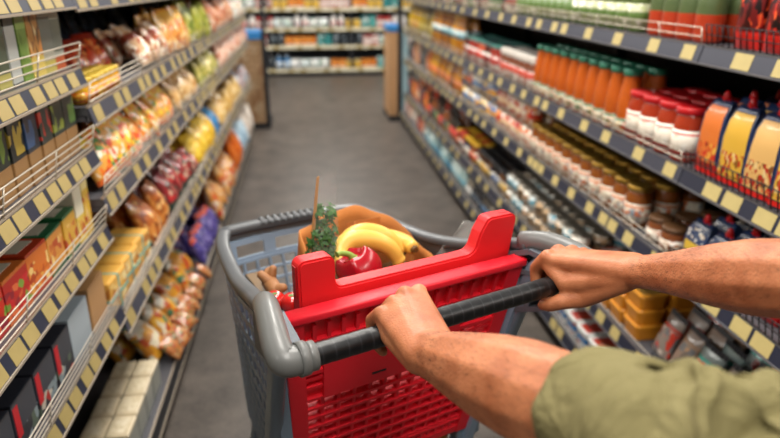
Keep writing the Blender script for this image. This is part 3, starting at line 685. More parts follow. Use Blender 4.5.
bags('L', 3, 1.75, 2.9, .14, .16, .08, '6a3a24', (), ('a8622c', '4a2a1c', 'b83a24'), 'rust brown bag', seed=201, first=.27, tilt=.3, rows=1)
bags('L', 3, 3.17, 3.75, .15, .18, .09, 'd8b02c', (), ('e8c84c', 'c8981c'), 'bright yellow snack bag', seed=211, tilt=.4)
bags('L', 3, 3.77, 4.1, .15, .18, .09, '1f78b0', (), ('2a8ac0', '185a8a'), 'bright blue snack bag', seed=221, tilt=.3)
bags('L', 3, 4.12, 5.4, .14, .17, .08, 'c89a48', (), ('d8b870', 'a87a2c', 'e8d8a8'), 'tan yellow snack bag', seed=231, tilt=.35)
bags('L', 3, 5.42, 7.0, .15, .17, .08, '9a9aa0', (), ('c8ccd0', '5a6a7a', 'b86a5a'), 'grey blue snack bag', seed=241, tilt=.3)
# bottom far-left shelf
bags('L', 4, 2.1, 3.0, .145, .17, .1, 'd8982c', ((.8, .97, 'd8d0c0'),), ('e8b848', 'c07a24', 'b84a20', 'e8dcc0', '4a7a5c'), 'orange bread bag', seed=251, tilt=.6, scale=5, rows=3, rp2=.115, first=.03, seal=mat('seal_green', '4a7a58', .4))
bags('L', 4, 2.14, 2.95, .1, .09, .05, 'b06a34', (), ('d8b888', 'a82a1c', 'c87a3a', '6a7a4a', '8a4a24'), 'little reddish packet', seed=255, tilt=.9, rows=1, first=-.035)
bags('L', 4, 3.02, 3.62, .1, .16, .07, '4a3f86', ((.8, .98, 'c8503c'),), ('5a50a0', '3a3070', '8a80b8'), 'purple snack bag', seed=261, tilt=.45, rows=3)
bags('L', 4, 3.64, 4.7, .15, .2, .09, 'd89a4a', (), ('c8382c', 'e8c088', 'e8dcc8', 'b86a2c'), 'tan and red snack bag', seed=271, tilt=.5, rows=3, scale=7)
bags('L', 4, 4.72, 5.2, .16, .26, .1, 'd86a1f', (), ('e0822c', 'c8501a'), 'bright orange bag', seed=281, tilt=.3, rows=2)
bags('L', 4, 5.22, 5.7, .16, .24, .1, 'a8c8dc', (), ('c8dce8', '8ab0cc'), 'pale blue bag', seed=291, tilt=.3, rows=2)
bags('L', 4, 5.72, 6.22, .16, .26, .1, 'e0d8cc', (), ('e8e0d8', 'c8b8a8'), 'cream white bag', seed=301, tilt=.2, rows=2)
# ------------------------------------------------------------------ stands at the far ends of the aisle
t = empty('bread_stand', (-.70, 7.15, 0)); tag(t, 'tan wire bread stand with blue top band at far left end of aisle', 'stand')
m_tan = pmat('d0ac82', (), ('e0c4a0', 'b88c64', 'd8b48c'), (0, 1), 9)
MB().box(-.27, .245, -.2, .2, .06, .93).build('bread_packs', m_tan, t)
w = MB()
for i in range(11): w.box(-.27+i*.0515-.004, -.27+i*.0515+.004, -.222, -.214, .06, .95)
for i in range(16): w.box(-.275, .25, -.224, -.216, .06+i*.058, .068+i*.058)
for i in range(9): w.box(.248, .256, -.2+i*.05-.004, -.2+i*.05+.004, .06, .95)
w.build('wire_front', mat('wire_tan', '7a5c3e', .5, .2), t)
MB().box(-.28, .262, -.226, .22, .93, 1.0).build('top_band', mat('band_blue', '2c7ab8', .45), t)
MB().box(-.28, .29, -.24, .24, 0, .06).build('base', M_PLINTH, t)
MB().box(.25, .29, -.24, -.2, .06, 1.95).box(-.29, -.26, -.24, -.2, .06, 1.95).build('post', M_DARK, t)
t = empty('end_panel', (1.1, 7.2, 0)); tag(t, 'tall end panel with tan face, dark post and pale blue strip at far right', 'end panel')
MB().box(-.19, -.06, .0, .5, .05, .97).build('wood_panel', mat('wood_tan', 'c09468', .5, var=.15, vscale=5), t)
MB().box(-.2, -.04, -.01, .51, .97, 1.03).build('top_band', mat('band_blue', '2c7ab8', .45), t)
MB().box(-.10, -.055, -.06, -.0, 0, 1.95).build('post', M_DARK, t)
MB().box(-.05, .01, -.06, -.02, .05, .97).build('blue_strip', mat('strip_blue', '9fc0c8', .45), t)
MB().box(-.2, .3, -.08, .52, 0, .05).build('base', M_PLINTH, t)

# ------------------------------------------------------------------ back gondola across the end of the shop
u = empty('shelving_unit', (.3, 11.15, 0)); tag(u, 'long back shelving across the far end of the shop, toiletries on it', 'shelf unit')
hb = [.12, .49, .77, 1.08, 1.45]
b = MB(); b.box(-2.3, 2.3, .2, .22, .02, 2.0); b.build('back_panel', mat('back_steel_blue', '2b333c', .6), u)
MB().box(-2.3, 2.3, -.22, .2, 0, .06).build('plinth', M_PLINTH, u)
for z in hb:
    s = MB().box(-2.3, 2.3, -.25, .2, z-.022, z).build('shelf', M_SHELF, u)
    MB().box(-2.3, 2.3, -.258, -.25, z-.05, z+.004).build('price_rail', mat('rail_cream', 'd8d0b4', .5), s)
    x = -1.6
    while x < 1.7:
        MB().box(x, x+.08, -.262, -.257, z-.047, z).build('price_tag', M_TAG, s); x += rp.choice((.2, .3, .38))
for x in (-.9, .45, 1.6): MB().box(x-.02, x+.02, -.24, .2, 0, 2.0).build('upright', M_DARK, u)
FAR = [('white shampoo bottle', 'bottle', proto('', 'shampoo_bottle', P_bottle(.05, .2, pl('e4e0da'), pl('d8d8d4'), pmat('d8c8c0', (), ('c83a3a', 'f0ece8', 'a8c0cc'), (0, 1), 4), .5))),
       ('blue cleaner bottle', 'bottle', proto('', 'cleaner_bottle', P_bottle(.05, .22, pl('2f7ab0'), pl('d8dce0'), pmat('e0e8ec', (), ('3a8ac0', 'f0f0f0'), (0, 1), 4), .4))),
       ('red and white carton', 'carton', proto('', 'small_carton', P_box(.12, .12, .17, pmat('b83a34', ((.3, .6, 'e8e0d8'),), ('d8c8c0', '8a2a2a'), (0, 1), 4)))),
       ('orange pack', 'pack', proto('', 'orange_pack', P_box(.12, .12, .14, pmat('d8822c', ((.0, .2, 'e8d8c0'),), ('e8a04c', 'c8641c'), (0, 1), 4)))),
       ('white tissue pack', 'pack', proto('', 'tissue_pack', P_bag(.17, .15, .1, pmat('e0e0dc', (), ('c8d8dc', '7aa88a', 'f0f0ec'), (0, 1), 4), None, 77))),
       ('teal green carton', 'carton', proto('', 'teal_carton', P_box(.11, .12, .18, pmat('2f8a88', (), ('58a8a0', '1f6a70', 'd8e0dc'), (0, 1), 4)))),
       ('yellow tub', 'tub', proto('', 'yellow_tub', P_tub(.12, .12, .13, pl('d8b048'), pl('e0d0a0')))),
       ('grey dark can', 'can', proto('', 'spray_can', P_can(.04, .19, pmat('4a545c', (), ('8a98a0', '2c343c'), (0, 1), 4))))]
pat = [[1, 4, 1, 7, 1, 4, 4, 3, 6, 3, 5, 1], [2, 3, 0, 2, 7, 3, 3, 5, 7, 7, 2, 4], [0, 4, 0, 2, 4, 0, 4, 0, 6, 5, 2, 0], [6, 3, 4, 2, 6, 3, 6, 2, 2, 3, 6, 5], [5, 2, 0, 3, 5, 6, 2, 5, 0, 3, 5, 2]]
cnt = {}
SH = ['bottom', 'second', 'third', 'fourth', 'fifth']
for si, z in enumerate(hb):
    x = -1.55; k = 0
    while x < 1.75:
        d, c, P = FAR[pat[si][(k//2) % 12]]
        o = inst(P, (x, 10.99+rp.uniform(-.02, .02)-(.06 if 'arton' in d or 'orange' in d else 0), z+.0008), rp.uniform(-.1, .1), False)
        i = cnt.get((si, d), 0); cnt[(si, d)] = i+1
        tag(o, '%s, %s from the left, %s back shelf from floor' % (d, 'first' if i == 0 else ordw(i), SH[si]), c, '%ss on the %s back shelf' % (d, SH[si]))
        x += .128 if d != 'white tissue pack' else .165; k += 1

# ------------------------------------------------------------------ shopping cart, own frame: x across, y forward, z up
CA = math.radians(22.32); CO = Vector((.21, .828, 0)); CM = Matrix.Translation(CO) @ Matrix.Rotation(CA, 4, 'Z')
def W(a, b, z): return CM @ Vector((a, b, z))
cart = empty('shopping_cart', CO, CA); tag(cart, 'grey plastic shopping cart with red rear gate and black handle', 'shopping cart')
def spline(pts, n=6, close=False):
    P = [Vector(p) for p in pts]; out = []; m = len(P)
    for i in range(m if close else m-1):
        p0 = P[i-1] if (i > 0 or close) else P[0]; p1 = P[i]; p2 = P[(i+1) % m]; p3 = P[(i+2) % m] if (i+2 < m or close) else P[-1]
        for k in range(n):
            t = k/n; out.append(.5*((2*p1)+(-p0+p2)*t+(2*p0-5*p1+4*p2-p3)*t*t+(-p0+3*p1-3*p2+p3)*t**3))
    if not close: out.append(P[-1])
    return out
def sweep(mb, pts, w, h, r=.35, up=(0, 0, 1), cap=True, n=3):
    """rounded rectangular section swept along pts, w across, h along up"""
    pts = [Vector(p) for p in pts]; rings = []
    sec = []
    ws = w if isinstance(w, list) else [w]*len(pts)
    for (sx, sy, a0) in ((1, 1, 0), (-1, 1, PI/2), (-1, -1, PI), (1, -1, 1.5*PI)):
        for k in range(n): sec.append((sx, sy, a0+PI/2*k/(n-1)))
    for i, p in enumerate(pts):
        a = pts[max(0, i-1)]; b = pts[min(len(pts)-1, i+1)]; t = (b-a).normalized(); U = Vector(up); U = (U-t*U.dot(t)).normalized(); X = t.cross(U)
        rr = min(ws[i], h)*r; ring = []
        for sx, sy, an in sec:
            ring.append(mb.bm.verts.new(p+X*(sx*(ws[i]/2-rr)+rr*math.cos(an))+U*(sy*(h/2-rr)+rr*math.sin(an))))
        rings.append(ring)
    k = len(sec)
    for i in range(len(rings)-1):
        for j in range(k):
            f = mb.bm.faces.new((rings[i][j], rings[i][(j+1) % k], rings[i+1][(j+1) % k], rings[i+1][j])); f.smooth = True
    if cap: mb.bm.faces.new(rings[0][::-1]); mb.bm.faces.new(rings[-1])
    return mb
M_PLG = mat('cart_grey_plastic', '54575a', .45, 0, .1, bump=.05, bscale=120)
M_PLB = mat('cart_bluegrey_plastic', '8599ae', .5, 0, .1, bump=.05, bscale=120)
M_BR = mat('cart_bracket_plastic', '6a6b69', .42, 0, .15)
M_RED = mat('cart_red_plastic', 'e2182a', .5, 0, .03, bump=.03, bscale=150)
M_REDB = mat('cart_red_panel', 'd4161c', .55, 0, .03)
M_STEEL = mat('cart_steel', '7b8b9b', .4, .25)

def hgrip():
    m = bpy.data.materials.new('grip_black'); m.use_nodes = True; nt = m.node_tree; N = nt.nodes.new; L = nt.links.new
    b = nt.nodes['Principled BSDF']; tc = N('ShaderNodeTexCoord'); wv = N('ShaderNodeTexWave'); wv.inputs['Scale'].default_value = 17; wv.inputs['Distortion'].default_value = .6; wv.bands_direction = 'X'
    r = N('ShaderNodeValToRGB'); r.color_ramp.elements[0].position = .95; r.color_ramp.elements[0].color = (*hx('0d0e10'), 1); r.color_ramp.elements[1].position = .99; r.color_ramp.elements[1].color = (*hx('26272a'), 1)
    L(tc.outputs['Object'], wv.inputs['Vector']); L(wv.outputs['Fac'], r.inputs[0]); L(r.outputs[0], b.inputs['Base Color']); b.inputs['Roughness'].default_value = .38
    return m
g_ = MB()
HV = -.009; HZ = 1.04
prof = [(-.235, .0155), (.235, .0155)]
g_.tube([(-.247+.00494*i, HV, HZ) for i in range(101)], [.0158 if i % 6 else .0153 for i in range(101)], 16)
g_.build('handle', hgrip(), cart)
for s in (-1, 1):
    b = MB()
    b.tube(spline([(s*.250, .150, 1.046), (s*.262, .10, 1.058), (s*.273, .05, 1.057), (s*.280, .012, 1.050), (s*.278, -.006, 1.042), (s*.262, HV, HZ), (s*.252, HV, HZ)], 5), [.0185+.002*min(1, k/18) for k in range(31)], 16)
    b.lathe([(.0235, -.004), (.0245, 0), (.0245, .012), (.0235, .016)], 16) if False else None
    br = b.build('handle_bracket', M_BR, cart)
    c = MB(); c.tube([(s*.250, HV, HZ), (s*.262, HV, HZ)], .0235, 18); c.tube([(s*.238, HV, HZ), (s*.251, HV, HZ)], .0205, 18); c.build('collar', M_BR, br)
# rim: left side, front, right side in one ring open at the handle
half = [(.250, .13, 1.044), (.245, .2, 1.024), (.229, .29, .992), (.219, .4, .966), (.207, .5, .957), (.193, .6, .957)]
rimp = [(-a, b, z) for a, b, z in half]+[(-.172, .67, .958), (-.145, .69, .96), (0, .697, .96), (.145, .69, .96), (.172, .67, .958)]+half[::-1]
rim = spline(rimp, 6)
r = MB(); sweep(r, rim, .030, .020)
sweep(r, [p+Vector((0, 0, -.02))-Vector((p.x*.02, .0, 0)) for p in rim], .008, .035)
rimo = r.build('rim', M_PLG, cart)
gr = MB()
for k in range(9):
    x = -.075+k*.0165
    gr.tube([(x, .680, .962), (x, .697, .9715), (x, .713, .962)], .0065, 8)
gr.build('front_grip', M_PLG, rimo)
# walls
ZF = .505
def lattice(mb, S, na, nb, wd, th, edge=True):
    """bars along a surface S(a,b)->Vector"""
    def nrm(a, b):
        e = .01; return (S(min(1, a+e), b)-S(max(0, a-e), b)).cross(S(a, min(1, b+e))-S(a, max(0, b-e))).normalized()
    for i in range(na+1):
        a = i/na; pr = [S(a, k/8) for k in range(9)]
        for k in range(8): mb.bar(pr[k], pr[k+1], wd, th, nrm(a, (k+.5)/8))
    for j in range(nb+1):
        b = j/nb; pr = [S(k/12, b) for k in range(13)]
        for k in range(12): mb.bar(pr[k], pr[k+1], wd, th, nrm((k+.5)/12, b))
    return mb
def side_surface(s):
    top = [Vector((s*a, b, z-.03)) for a, b, z in half[:1]+half[1:]]+[Vector((s*.172, .67, .925))]
    def S(a, b):
        q = a*(len(top)-1); i = min(len(top)-2, int(q)); p = top[i].lerp(top[i+1], q-i)
        bot = Vector((s*(.192-.03*a), .245+.375*a, ZF))
        return p.lerp(bot, b)
    return S
def front_surface(a, b):
    x = -.165+.33*a; bow = .02*(1-(2*a-1)**2)
    return Vector((x, .672+bow, .935)).lerp(Vector((x*.94, .618+bow*.6, ZF)), b)
for s in (-1, 1):
    m = MB(); lattice(m, side_surface(s), 14, 11, .013, .010)
    S = side_surface(s)
    m.bar(S(0, 0), S(0, 1), .03, .02, (s, 0, 0)); 
    w_ = m.build('side_wall', M_PLB, cart)
m = MB()
# front wall: solid header with two slot openings, then a skewed lattice
def sheet(mb, S, a0, a1, b0, b1, th=.006, n=4):
    for k in range(n):
        x0 = a0+(a1-a0)*k/n; x1 = a0+(a1-a0)*(k+1)/n
        P = [S(x0, b0), S(x1, b0), S(x1, b1), S(x0, b1)]; d = Vector((0, th, 0))
        A = [mb.bm.verts.new(p) for p in P]; B = [mb.bm.verts.new(p+d) for p in P]
        mb.bm.faces.new(A); mb.bm.faces.new(B[::-1])
        for q in range(4): mb.bm.faces.new((A[q], B[q], B[(q+1) % 4], A[(q+1) % 4]))
sheet(m, front_surface, 0, 1, 0, .03); sheet(m, front_surface, 0, 1, .10, .125)
for a0, a1 in ((0, .06), (.27, .36), (.64, .73), (.94, 1)): sheet(m, front_surface, a0, a1, .03, .10)
lattice(m, lambda a, b: front_surface(min(1, max(0, a+.10*(b-.5)*(1-abs(2*a-1)))), .125+.875*b), 9, 13, .006, .008)
m.build('front_wall', M_PLB, cart)
m = MB(); lattice(m, lambda a, b: Vector(((-.192+.03*b)*(1-2*a), .245+.375*b, ZF-.004)), 12, 10, .009, .008)
m.build('basket_floor', M_PLB, cart)
# ribbed cheek between the handle bracket and the side wall
for s in (-1, 1):
    A = [(.256, .012, 1.036), (.246, .115, 1.04), (.236, .215, .995)]; Bq = [(.249, .055, .950), (.243, .14, .912), (.235, .222, .895)] if s > 0 else [(.247, .085, .985), (.241, .15, .95), (.234, .225, .93)]
    def CS(a, b, s=s):
        q = a*2; i = min(1, int(q)); p = Vector(A[i]).lerp(Vector(A[i+1]), q-i); e = Vector(Bq[i]).lerp(Vector(Bq[i+1]), q-i)
        v = p.lerp(e, b); return Vector((s*v.x, v.y, v.z))
    m = MB(); lattice(m, CS, 3, 3, .010, .026)
    # outer skin
    for i in range(6):
        P = [CS(i/6, 0), CS((i+1)/6, 0), CS((i+1)/6, 1), CS(i/6, 1)]
        m.quad([p+Vector((s*.012, 0, 0)) for p in P]); m.quad([p+Vector((s*.015, 0, 0)) for p in P][::-1])
    m.build('bracket_cheek', mat('cart_cheek_plastic', '5f666e', .5), cart)
# posts and chassis
for s in (-1, 1):
    m = MB(); sweep(m, [(s*.25, .085, 1.03), (s*.246, .11, 1.0), (s*.236, .25, .6), (s*.23, .30, .42), (s*.225, .33, .24)], .024, .034, .3, (0, 1, 0))
    m.build('frame_post', M_STEEL, cart)
m = MB()
for s in (-1, 1): m.tube(spline([(s*.225, .2, .15), (s*.225, .33, .2), (s*.2, .6, .21), (s*.17, .78, .16)], 5), .013, 10)
m.tube([(-.225, .33, .2), (.225, .33, .2)], .013, 10); m.tube([(-.17, .78, .16), (.17, .78, .16)], .013, 10)
m.box(-.20, .20, .25, .285, ZF+.075, ZF+.098, bev=.004); m.box(-.215, .215, .238, .262, ZF-.03, ZF, bev=.004)
for s in (-1, 1): m.box(s*.206-.03, s*.206+.03, .225, .285, ZF+.06, ZF+.102, bev=.006); m.bar((s*.2, .6, .21), (s*.15, .6, ZF-.01), .02, .02, (0, 1, 0))
m.build('chassis', M_STEEL, cart)
for s in (-1, 1):
    for y, x in ((.2, .225), (.78, .17)):
        f = MB(); f.box(s*x-.022, s*x+.022, y-.012, y+.02, .1, .155, bev=.004); f.bar((s*x-.02, y, .12), (s*x-.02, y-.01, .05), .025, .004, (1, 0, 0)); f.bar((s*x+.02, y, .12), (s*x+.02, y-.01, .05), .025, .004, (1, 0, 0))
        cs = f.build('caster', M_STEEL, cart)
        wv = MB(); wv.tube([(s*x-.014, y-.01, .052), (s*x-.011, y-.01, .052), (s*x+.011, y-.01, .052), (s*x+.014, y-.01, .052)], [.046, .051, .051, .046], 24); wv.build('wheel', M_PLINTH, cs)
# red rear gate
def G(a, b):   # a -1..1 across, b 0..1 down
    p = Vector((a*.232, .140, 1.012)).lerp(Vector((a*.193, .235, .60)), b); return p
gn = (G(0, 1)-G(0, 0)).cross(Vector((1, 0, 0))).normalized()
if gn.y > 0: gn = -gn          # outward = towards the pusher
m = MB()
def strip(a0, a1, b0, b1, d0=0, d1=.008):
    P = [G(a0, b0), G(a1, b0), G(a1, b1), G(a0, b1)]
    A_ = [m.bm.verts.new(p+gn*d1) for p in P]; B_ = [m.bm.verts.new(p+gn*d0) for p in P]
    m.bm.faces.new(A_); m.bm.faces.new(B_[::-1])
    for q in range(4): m.bm.faces.new((A_[q], B_[q], B_[(q+1) % 4], A_[(q+1) % 4]))
strip(-1, 1, 0, .27, 0, .004); strip(-1, -.7, .26, .43, 0, .004)                    # upper sheet
for b0, b1, d in ((.105, .122, .013), (.185, .20, .013), (.262, .282, .014)): strip(-1, 1, b0, b1, 0, d)
for k in range(19): 
    a = -1+2*k/18; strip(a-.014, a+.014, .03, .11, 0, .012); strip(a-.012, a+.012, .11, .19, 0, .010)
for k in range(10):
    a = -1+2*k/9; strip(a-.014, a+.014, .19, .27, 0, .010)
strip(-1.0, -.86, .0, 1, 0, .016); strip(.86, 1.0, .0, 1, 0, .016)
strip(-.72, .5, .14, .425, .008, .017)           # smooth centre plate
for k in range(1, 12):
    a = -.86+1.72*k/12
    strip(a-.014, a+.014, .43 if -.72 < a < .5 else .27, .97, -.008, .010)
for k in range(10):
    b_ = .43+.52*k/9
    strip(-.88, .88, b_-.0075, b_+.0075, -.008, .012)
for b_ in (.31, .36): strip(.5, .88, b_-.008, b_+.008, -.008, .012); strip(-.88, -.72, b_-.008, b_+.008, -.008, .012)
strip(-1, 1, .955, 1.0, -.004, .014); strip(-.1, .86, .90, .915, 0, .014)
for k in range(8): a = .12+.09*k; strip(a-.012, a+.012, .9, .97, 0, .013)
gate = m.build('rear_gate', M_RED, cart)
m = MB(); P0 = G(-.985, 0)+Vector((0, -.004, .004)); P1 = G(1.04, 0)+Vector((0, -.004, .004))
sweep(m, [P0, P0.lerp(P1, .33), P0.lerp(P1, .66), P1-Vector((.006, 0, 0)), P1], [.034, .034, .034, .034, .022], .015, .3, n=4); m.build('top_flange', M_RED, gate)
m = MB(); q = G(-.3, .37)+gn*.0172; m.bar(q, q+Vector((.028, 0, 0)), .0045, .0008, gn); m.build('slot', M_PLINTH, gate)
# raised child seat panel with two ears
def arc(cx, cz, r, a0, a1, n=5): return [(cx+r*math.cos(math.radians(a0+(a1-a0)*k/n)), cz+r*math.sin(math.radians(a0+(a1-a0)*k/n))) for k in range(n+1)]
out = [(-.190, .985)]+arc(-.178, 1.081, .0125, 180, 90)+arc(-.1405, 1.0805, .013, 90, 0)+arc(-.115, 1.049, .012, 180, 270, 5)
out += arc(.132, 1.057, .02, 270, 340, 5)+[(.160, 1.075)]+arc(.185, 1.083, .017, 160, 90)+arc(.227, 1.086, .0135, 90, -10)+[(.222, .985)]
m = MB(); m.prism(out, .160, .192, 'Y', bev=.0035)
pan = m.build('seat_panel', M_REDB, cart)
m = MB(); m.box(-.1925, -.1895, .170, .182, 1.03, 1.083); m.box(.212, .228, .172, .180, 1.094, 1.1003); m.build('panel_slot', mat('red_shadow_plastic', 'a30f18', .5), pan)
m = MB(); m.box(-.02, .04, .158, .1605, .998, 1.012, bev=.001); m.build('grip_recess', mat('cart_red_pale', 'd84a48', .4), pan)

# ------------------------------------------------------------------ groceries
def carto(name, mb, mats, u, v, z, rz=0):
    o = mb.build(name, mats); o.location = W(u, v, z); o.rotation_euler = (0, 0, CA+rz); return o
# paper bag: perimeter of a rounded rectangle, levels up the wall, crumpled
def paper_bag():
    m = MB(); N_, L_ = 88, 22; rows = []
    bot = (-.125, .165, -.09, .095); cz = random.Random(5)
    def rectp(q, x0, x1, y0, y1):   # q 0..4 : back left -> back right -> front right -> front left
        k = int(q) % 4; f = q-int(q)
        c = [(x0, y1), (x1, y1), (x1, y0), (x0, y0)]
        a = c[k]; b = c[(k+1) % 4]; return a[0]+(b[0]-a[0])*f, a[1]+(b[1]-a[1])*f
    def ztop(q):
        k = int(q) % 4; f = q-int(q)
        zc = [1.035, .955, .925, .955]
        z = zc[k]+(zc[(k+1) % 4]-zc[k])*f
        if k == 0: z += .055*math.sin(PI*f)**.7+.004*math.sin(f*19)      # high back edge, slightly torn
        return z-.505+.003*noise.noise(Vector((q*5, 1, 2)))
    for j in range(L_+1):
        t = j/L_; row = []
        for i in range(N_):
            q = 4*i/N_
            x0, y0 = rectp(q, *bot)
            x1, y1 = rectp(q, -.115+.0, .195, -.085, .1)
            k = int(q) % 4; f = q-int(q)
            wl = {0: 1-f, 1: 0, 2: 0, 3: f}[k]         # pinch of the back left corner
            x1 += .065*wl*(1 if k == 0 else .6)*t
            s = t
            x = x0+(x1-x0)*s; y = y0+(y1-y0)*s; z = ztop(q)*t
            n = noise.noise(Vector((q*2.2, t*5, 3)))*.010+noise.noise(Vector((q*6, t*11, 8)))*.004
            a = 1+n*6
            x = .02+(x-.02)*a; y = y*a
            row.append(m.bm.verts.new((x, y, z)))
        rows.append(row)
    for j in range(L_):
        for i in range(N_):
            f = m.bm.faces.new((rows[j][i], rows[j][(i+1) % N_], rows[j+1][(i+1) % N_], rows[j+1][i])); f.smooth = True
    m.bm.faces.new(rows[0][::-1])
    return m
M_KRAFT = mat('kraft_paper', 'c47d40', .75, 0, 0, .3, bump=.25, bscale=45, var=.08, vscale=9)
bag = carto('paper_bag', paper_bag(), M_KRAFT, .0, .345, ZF+.001)
sm = bag.modifiers.new('thick', 'SOLIDIFY'); sm.thickness = .0016
tag(bag, 'open brown paper grocery bag standing in the shopping cart', 'paper bag')
m = MB()
m.box(.02, .10, .0835, .0845, .475, .525, bev=.0003)
m.tube(spline([(.035, .083, .48), (.035, .081, .515), (.04, .080, .523)], 3), .0025, 6)
hp = m.build('handle_patch', mat('kraft_patch', 'ad6a34', .75), bag)
# carton under the fruit
cb = proto('', 'food_carton', P_box(.22, .13, .425, pmat('6a5234', ((.9, 1.1, '5a4428'),), ('7a6040', '4a3a24'), (0, .8), 4)))
o = inst(cb, W(.03, .275, ZF+.004), CA, True); tag(o, 'brown carton inside paper bag beneath the bananas', 'carton')
ZB = ZF+.004+.425
# bananas
def banana(pts, r=.0185, seed=0):
    sp = spline(pts, 8); n = len(sp); m = MB()
    rs = [r*min(1, .35+.65*math.sin(PI*min(1, (i/(n-1))*.94+.05))**.45) for i in range(n)]
    rs[-1] = r*.42; rs[-2] = r*.6; rs[-3] = r*.8
    m.tube(sp, rs, 6)
    for f in m.bm.faces: f.smooth = True
    e = sp[-1]; d = (sp[-1]-sp[-2]).normalized(); s0 = sp[0]; d0 = (sp[0]-sp[1]).normalized()
    tip = MB().tube([e-d*.001, e+d*.005], [r*.42, r*.3], 6); stem = MB().tube([s0-d0*.003, s0+d0*.012, s0+d0*.024], [r*.42, r*.32, r*.36], 6)
    return m, tip, stem
M_BAN = mat('banana_peel', 'e6b44c', .42, 0, .1, var=.14, vscale=14); M_BTIP = mat('banana_tip', '6a4a1e', .6); M_BST = mat('banana_stem', 'b09a34', .5)
BN = [([(-.05, .312, 1.0), (-.038, .338, 1.014), (-.01, .35, 1.026), (.035, .345, 1.02), (.07, .335, 1.0), (.09, .325, .965)], 'front banana curving over the red pepper in the paper bag'),
      ([(-.02, .365, 1.01), (.01, .38, 1.022), (.05, .385, 1.02), (.088, .375, 1.003), (.116, .36, .97)], 'middle banana behind the front one in the paper bag'),
      ([(.02, .40, 1.0), (.06, .405, 1.002), (.1, .39, .995), (.125, .365, .988), (.128, .335, .985)], 'banana at the right with brown tip facing the camera')]
for pts, lab in BN:
    c0 = Vector((sum(p[0] for p in pts)/len(pts), sum(p[1] for p in pts)/len(pts), min(p[2] for p in pts)-.018))
    mm, tip, st = banana([Vector(p)-c0 for p in pts], .0235)
    o = carto('banana', mm, M_BAN, *c0); tag(o, lab, 'banana', 'bananas in the paper bag')
    sub = o.modifiers.new('sub', 'SUBSURF'); sub.levels = 1; sub.render_levels = 2
    tip.build('tip', M_BTIP, o); st.build('stem', M_BST, o)
# bell pepper with lobes
def pepper(R=.043, H=.084):
    m = MB(); n = 40; L = 16; rows = []
    for j in range(L+1):
        t = j/L; row = []
        base = math.sin(PI*min(1, max(0, .04+.9*t)))**.5*(.82+.3*t)
        z = H*(t-.0)
        for i in range(n):
            a = 2*PI*i/n; lob = 1-.17*(abs(math.cos(2*a))**.6 if True else 0)*(0.55+.45*t)
            dz = -.012*max(0, (t-.8)/.2)*(0 if base > .6 else 1)
            row.append(m.bm.verts.new((R*base*lob*math.cos(a), R*base*lob*math.sin(a), z+dz+.006*(1-abs(math.cos(2*a)))*(t**3))))
        rows.append(row)
    for j in range(L):
        for i in range(n):
            f = m.bm.faces.new((rows[j][i], rows[j][(i+1) % n], rows[j+1][(i+1) % n], rows[j+1][i])); f.smooth = True
    m.bm.faces.new(rows[0][::-1]); f = m.bm.faces.new(rows[-1])
    return m
M_PEP = mat('pepper_red', 'a30c1c', .26, 0, .12)
pp = carto('red_bell_pepper', pepper(), M_PEP, -.018, .245, .968, .55); tag(pp, 'shiny red bell pepper with green stem before the bananas', 'pepper')
pp.rotation_euler = (-.38, -.3, CA+.45)
m = MB(); m.tube(spline([(-.0, 0, .07), (-.003, .0, .083), (-.014, .004, .094), (-.022, .006, .097)], 4), [.012, .010, .007, .006, .0055, .0052, .005, .005, .005, .005, .005, .0055, .006], 10)
m.build('stem', mat('pepper_stem', '7f9a3a', .5), pp)
# ginger and tomatoes on a slim carton at the left of the bag
cb = proto('', 'food_carton', P_box(.036, .2, .41, pmat('7a6040', (), ('8a7048', '5e4a30'), (0, 1), 4)))
o = inst(cb, W(-.151, .335, ZF+.001), CA, True); tag(o, 'slim tan carton wedged between paper bag and left basket wall', 'carton')
m = MB(); zz = .0
m.hull([((0, 0, .022), .021), ((.0, .045, .026), .022)]); m.hull([((.0, .045, .026), .022), ((.012, .075, .042), .016)]); m.hull([((0, .03, .03), .016), ((-.02, .05, .052), .012)])
m.hull([((0, .0, .022), .018), ((.016, -.02, .034), .012)]); m.hull([((.005, .05, .03), .016), ((.014, .05, .062), .011)])
gi = carto('ginger_root', m, mat('ginger_skin', 'a87448', .6, bump=.3, bscale=70, var=.15, vscale=25), -.150, .40, .917); gi.scale = (.72, .72, .72)
tag(gi, 'knobbly tan ginger root beside the paper bag in the cart', 'ginger root')
def tomato(R=.021):
    return MB().lathe([(R*.25, .0), (R*.7, .003), (R*.97, R*.6), (R, R*.95), (R*.9, R*1.35), (R*.55, R*1.68), (R*.2, R*1.62)], 20)
M_TOM = mat('tomato_red', 'c8201c', .2, 0, .4)
for i, (a, b, z, lb) in enumerate(((-.168, .352, .917, 'left one of two small red tomatoes beside the bag'), (-.143, .330, .917, 'right one of two small red tomatoes against the bag'))):
    o = carto('tomato', tomato(), M_TOM, a, b, z); tag(o, lb, 'tomato', 'small tomatoes in the cart')
    k = MB()
    for q in range(5):
        an = q*2*PI/5; k.bar((0, 0, .034), (.012*math.cos(an), .012*math.sin(an), .0335), .004, .001)
    k.build('calyx', mat('calyx_green', '4c7a2c', .6), o)
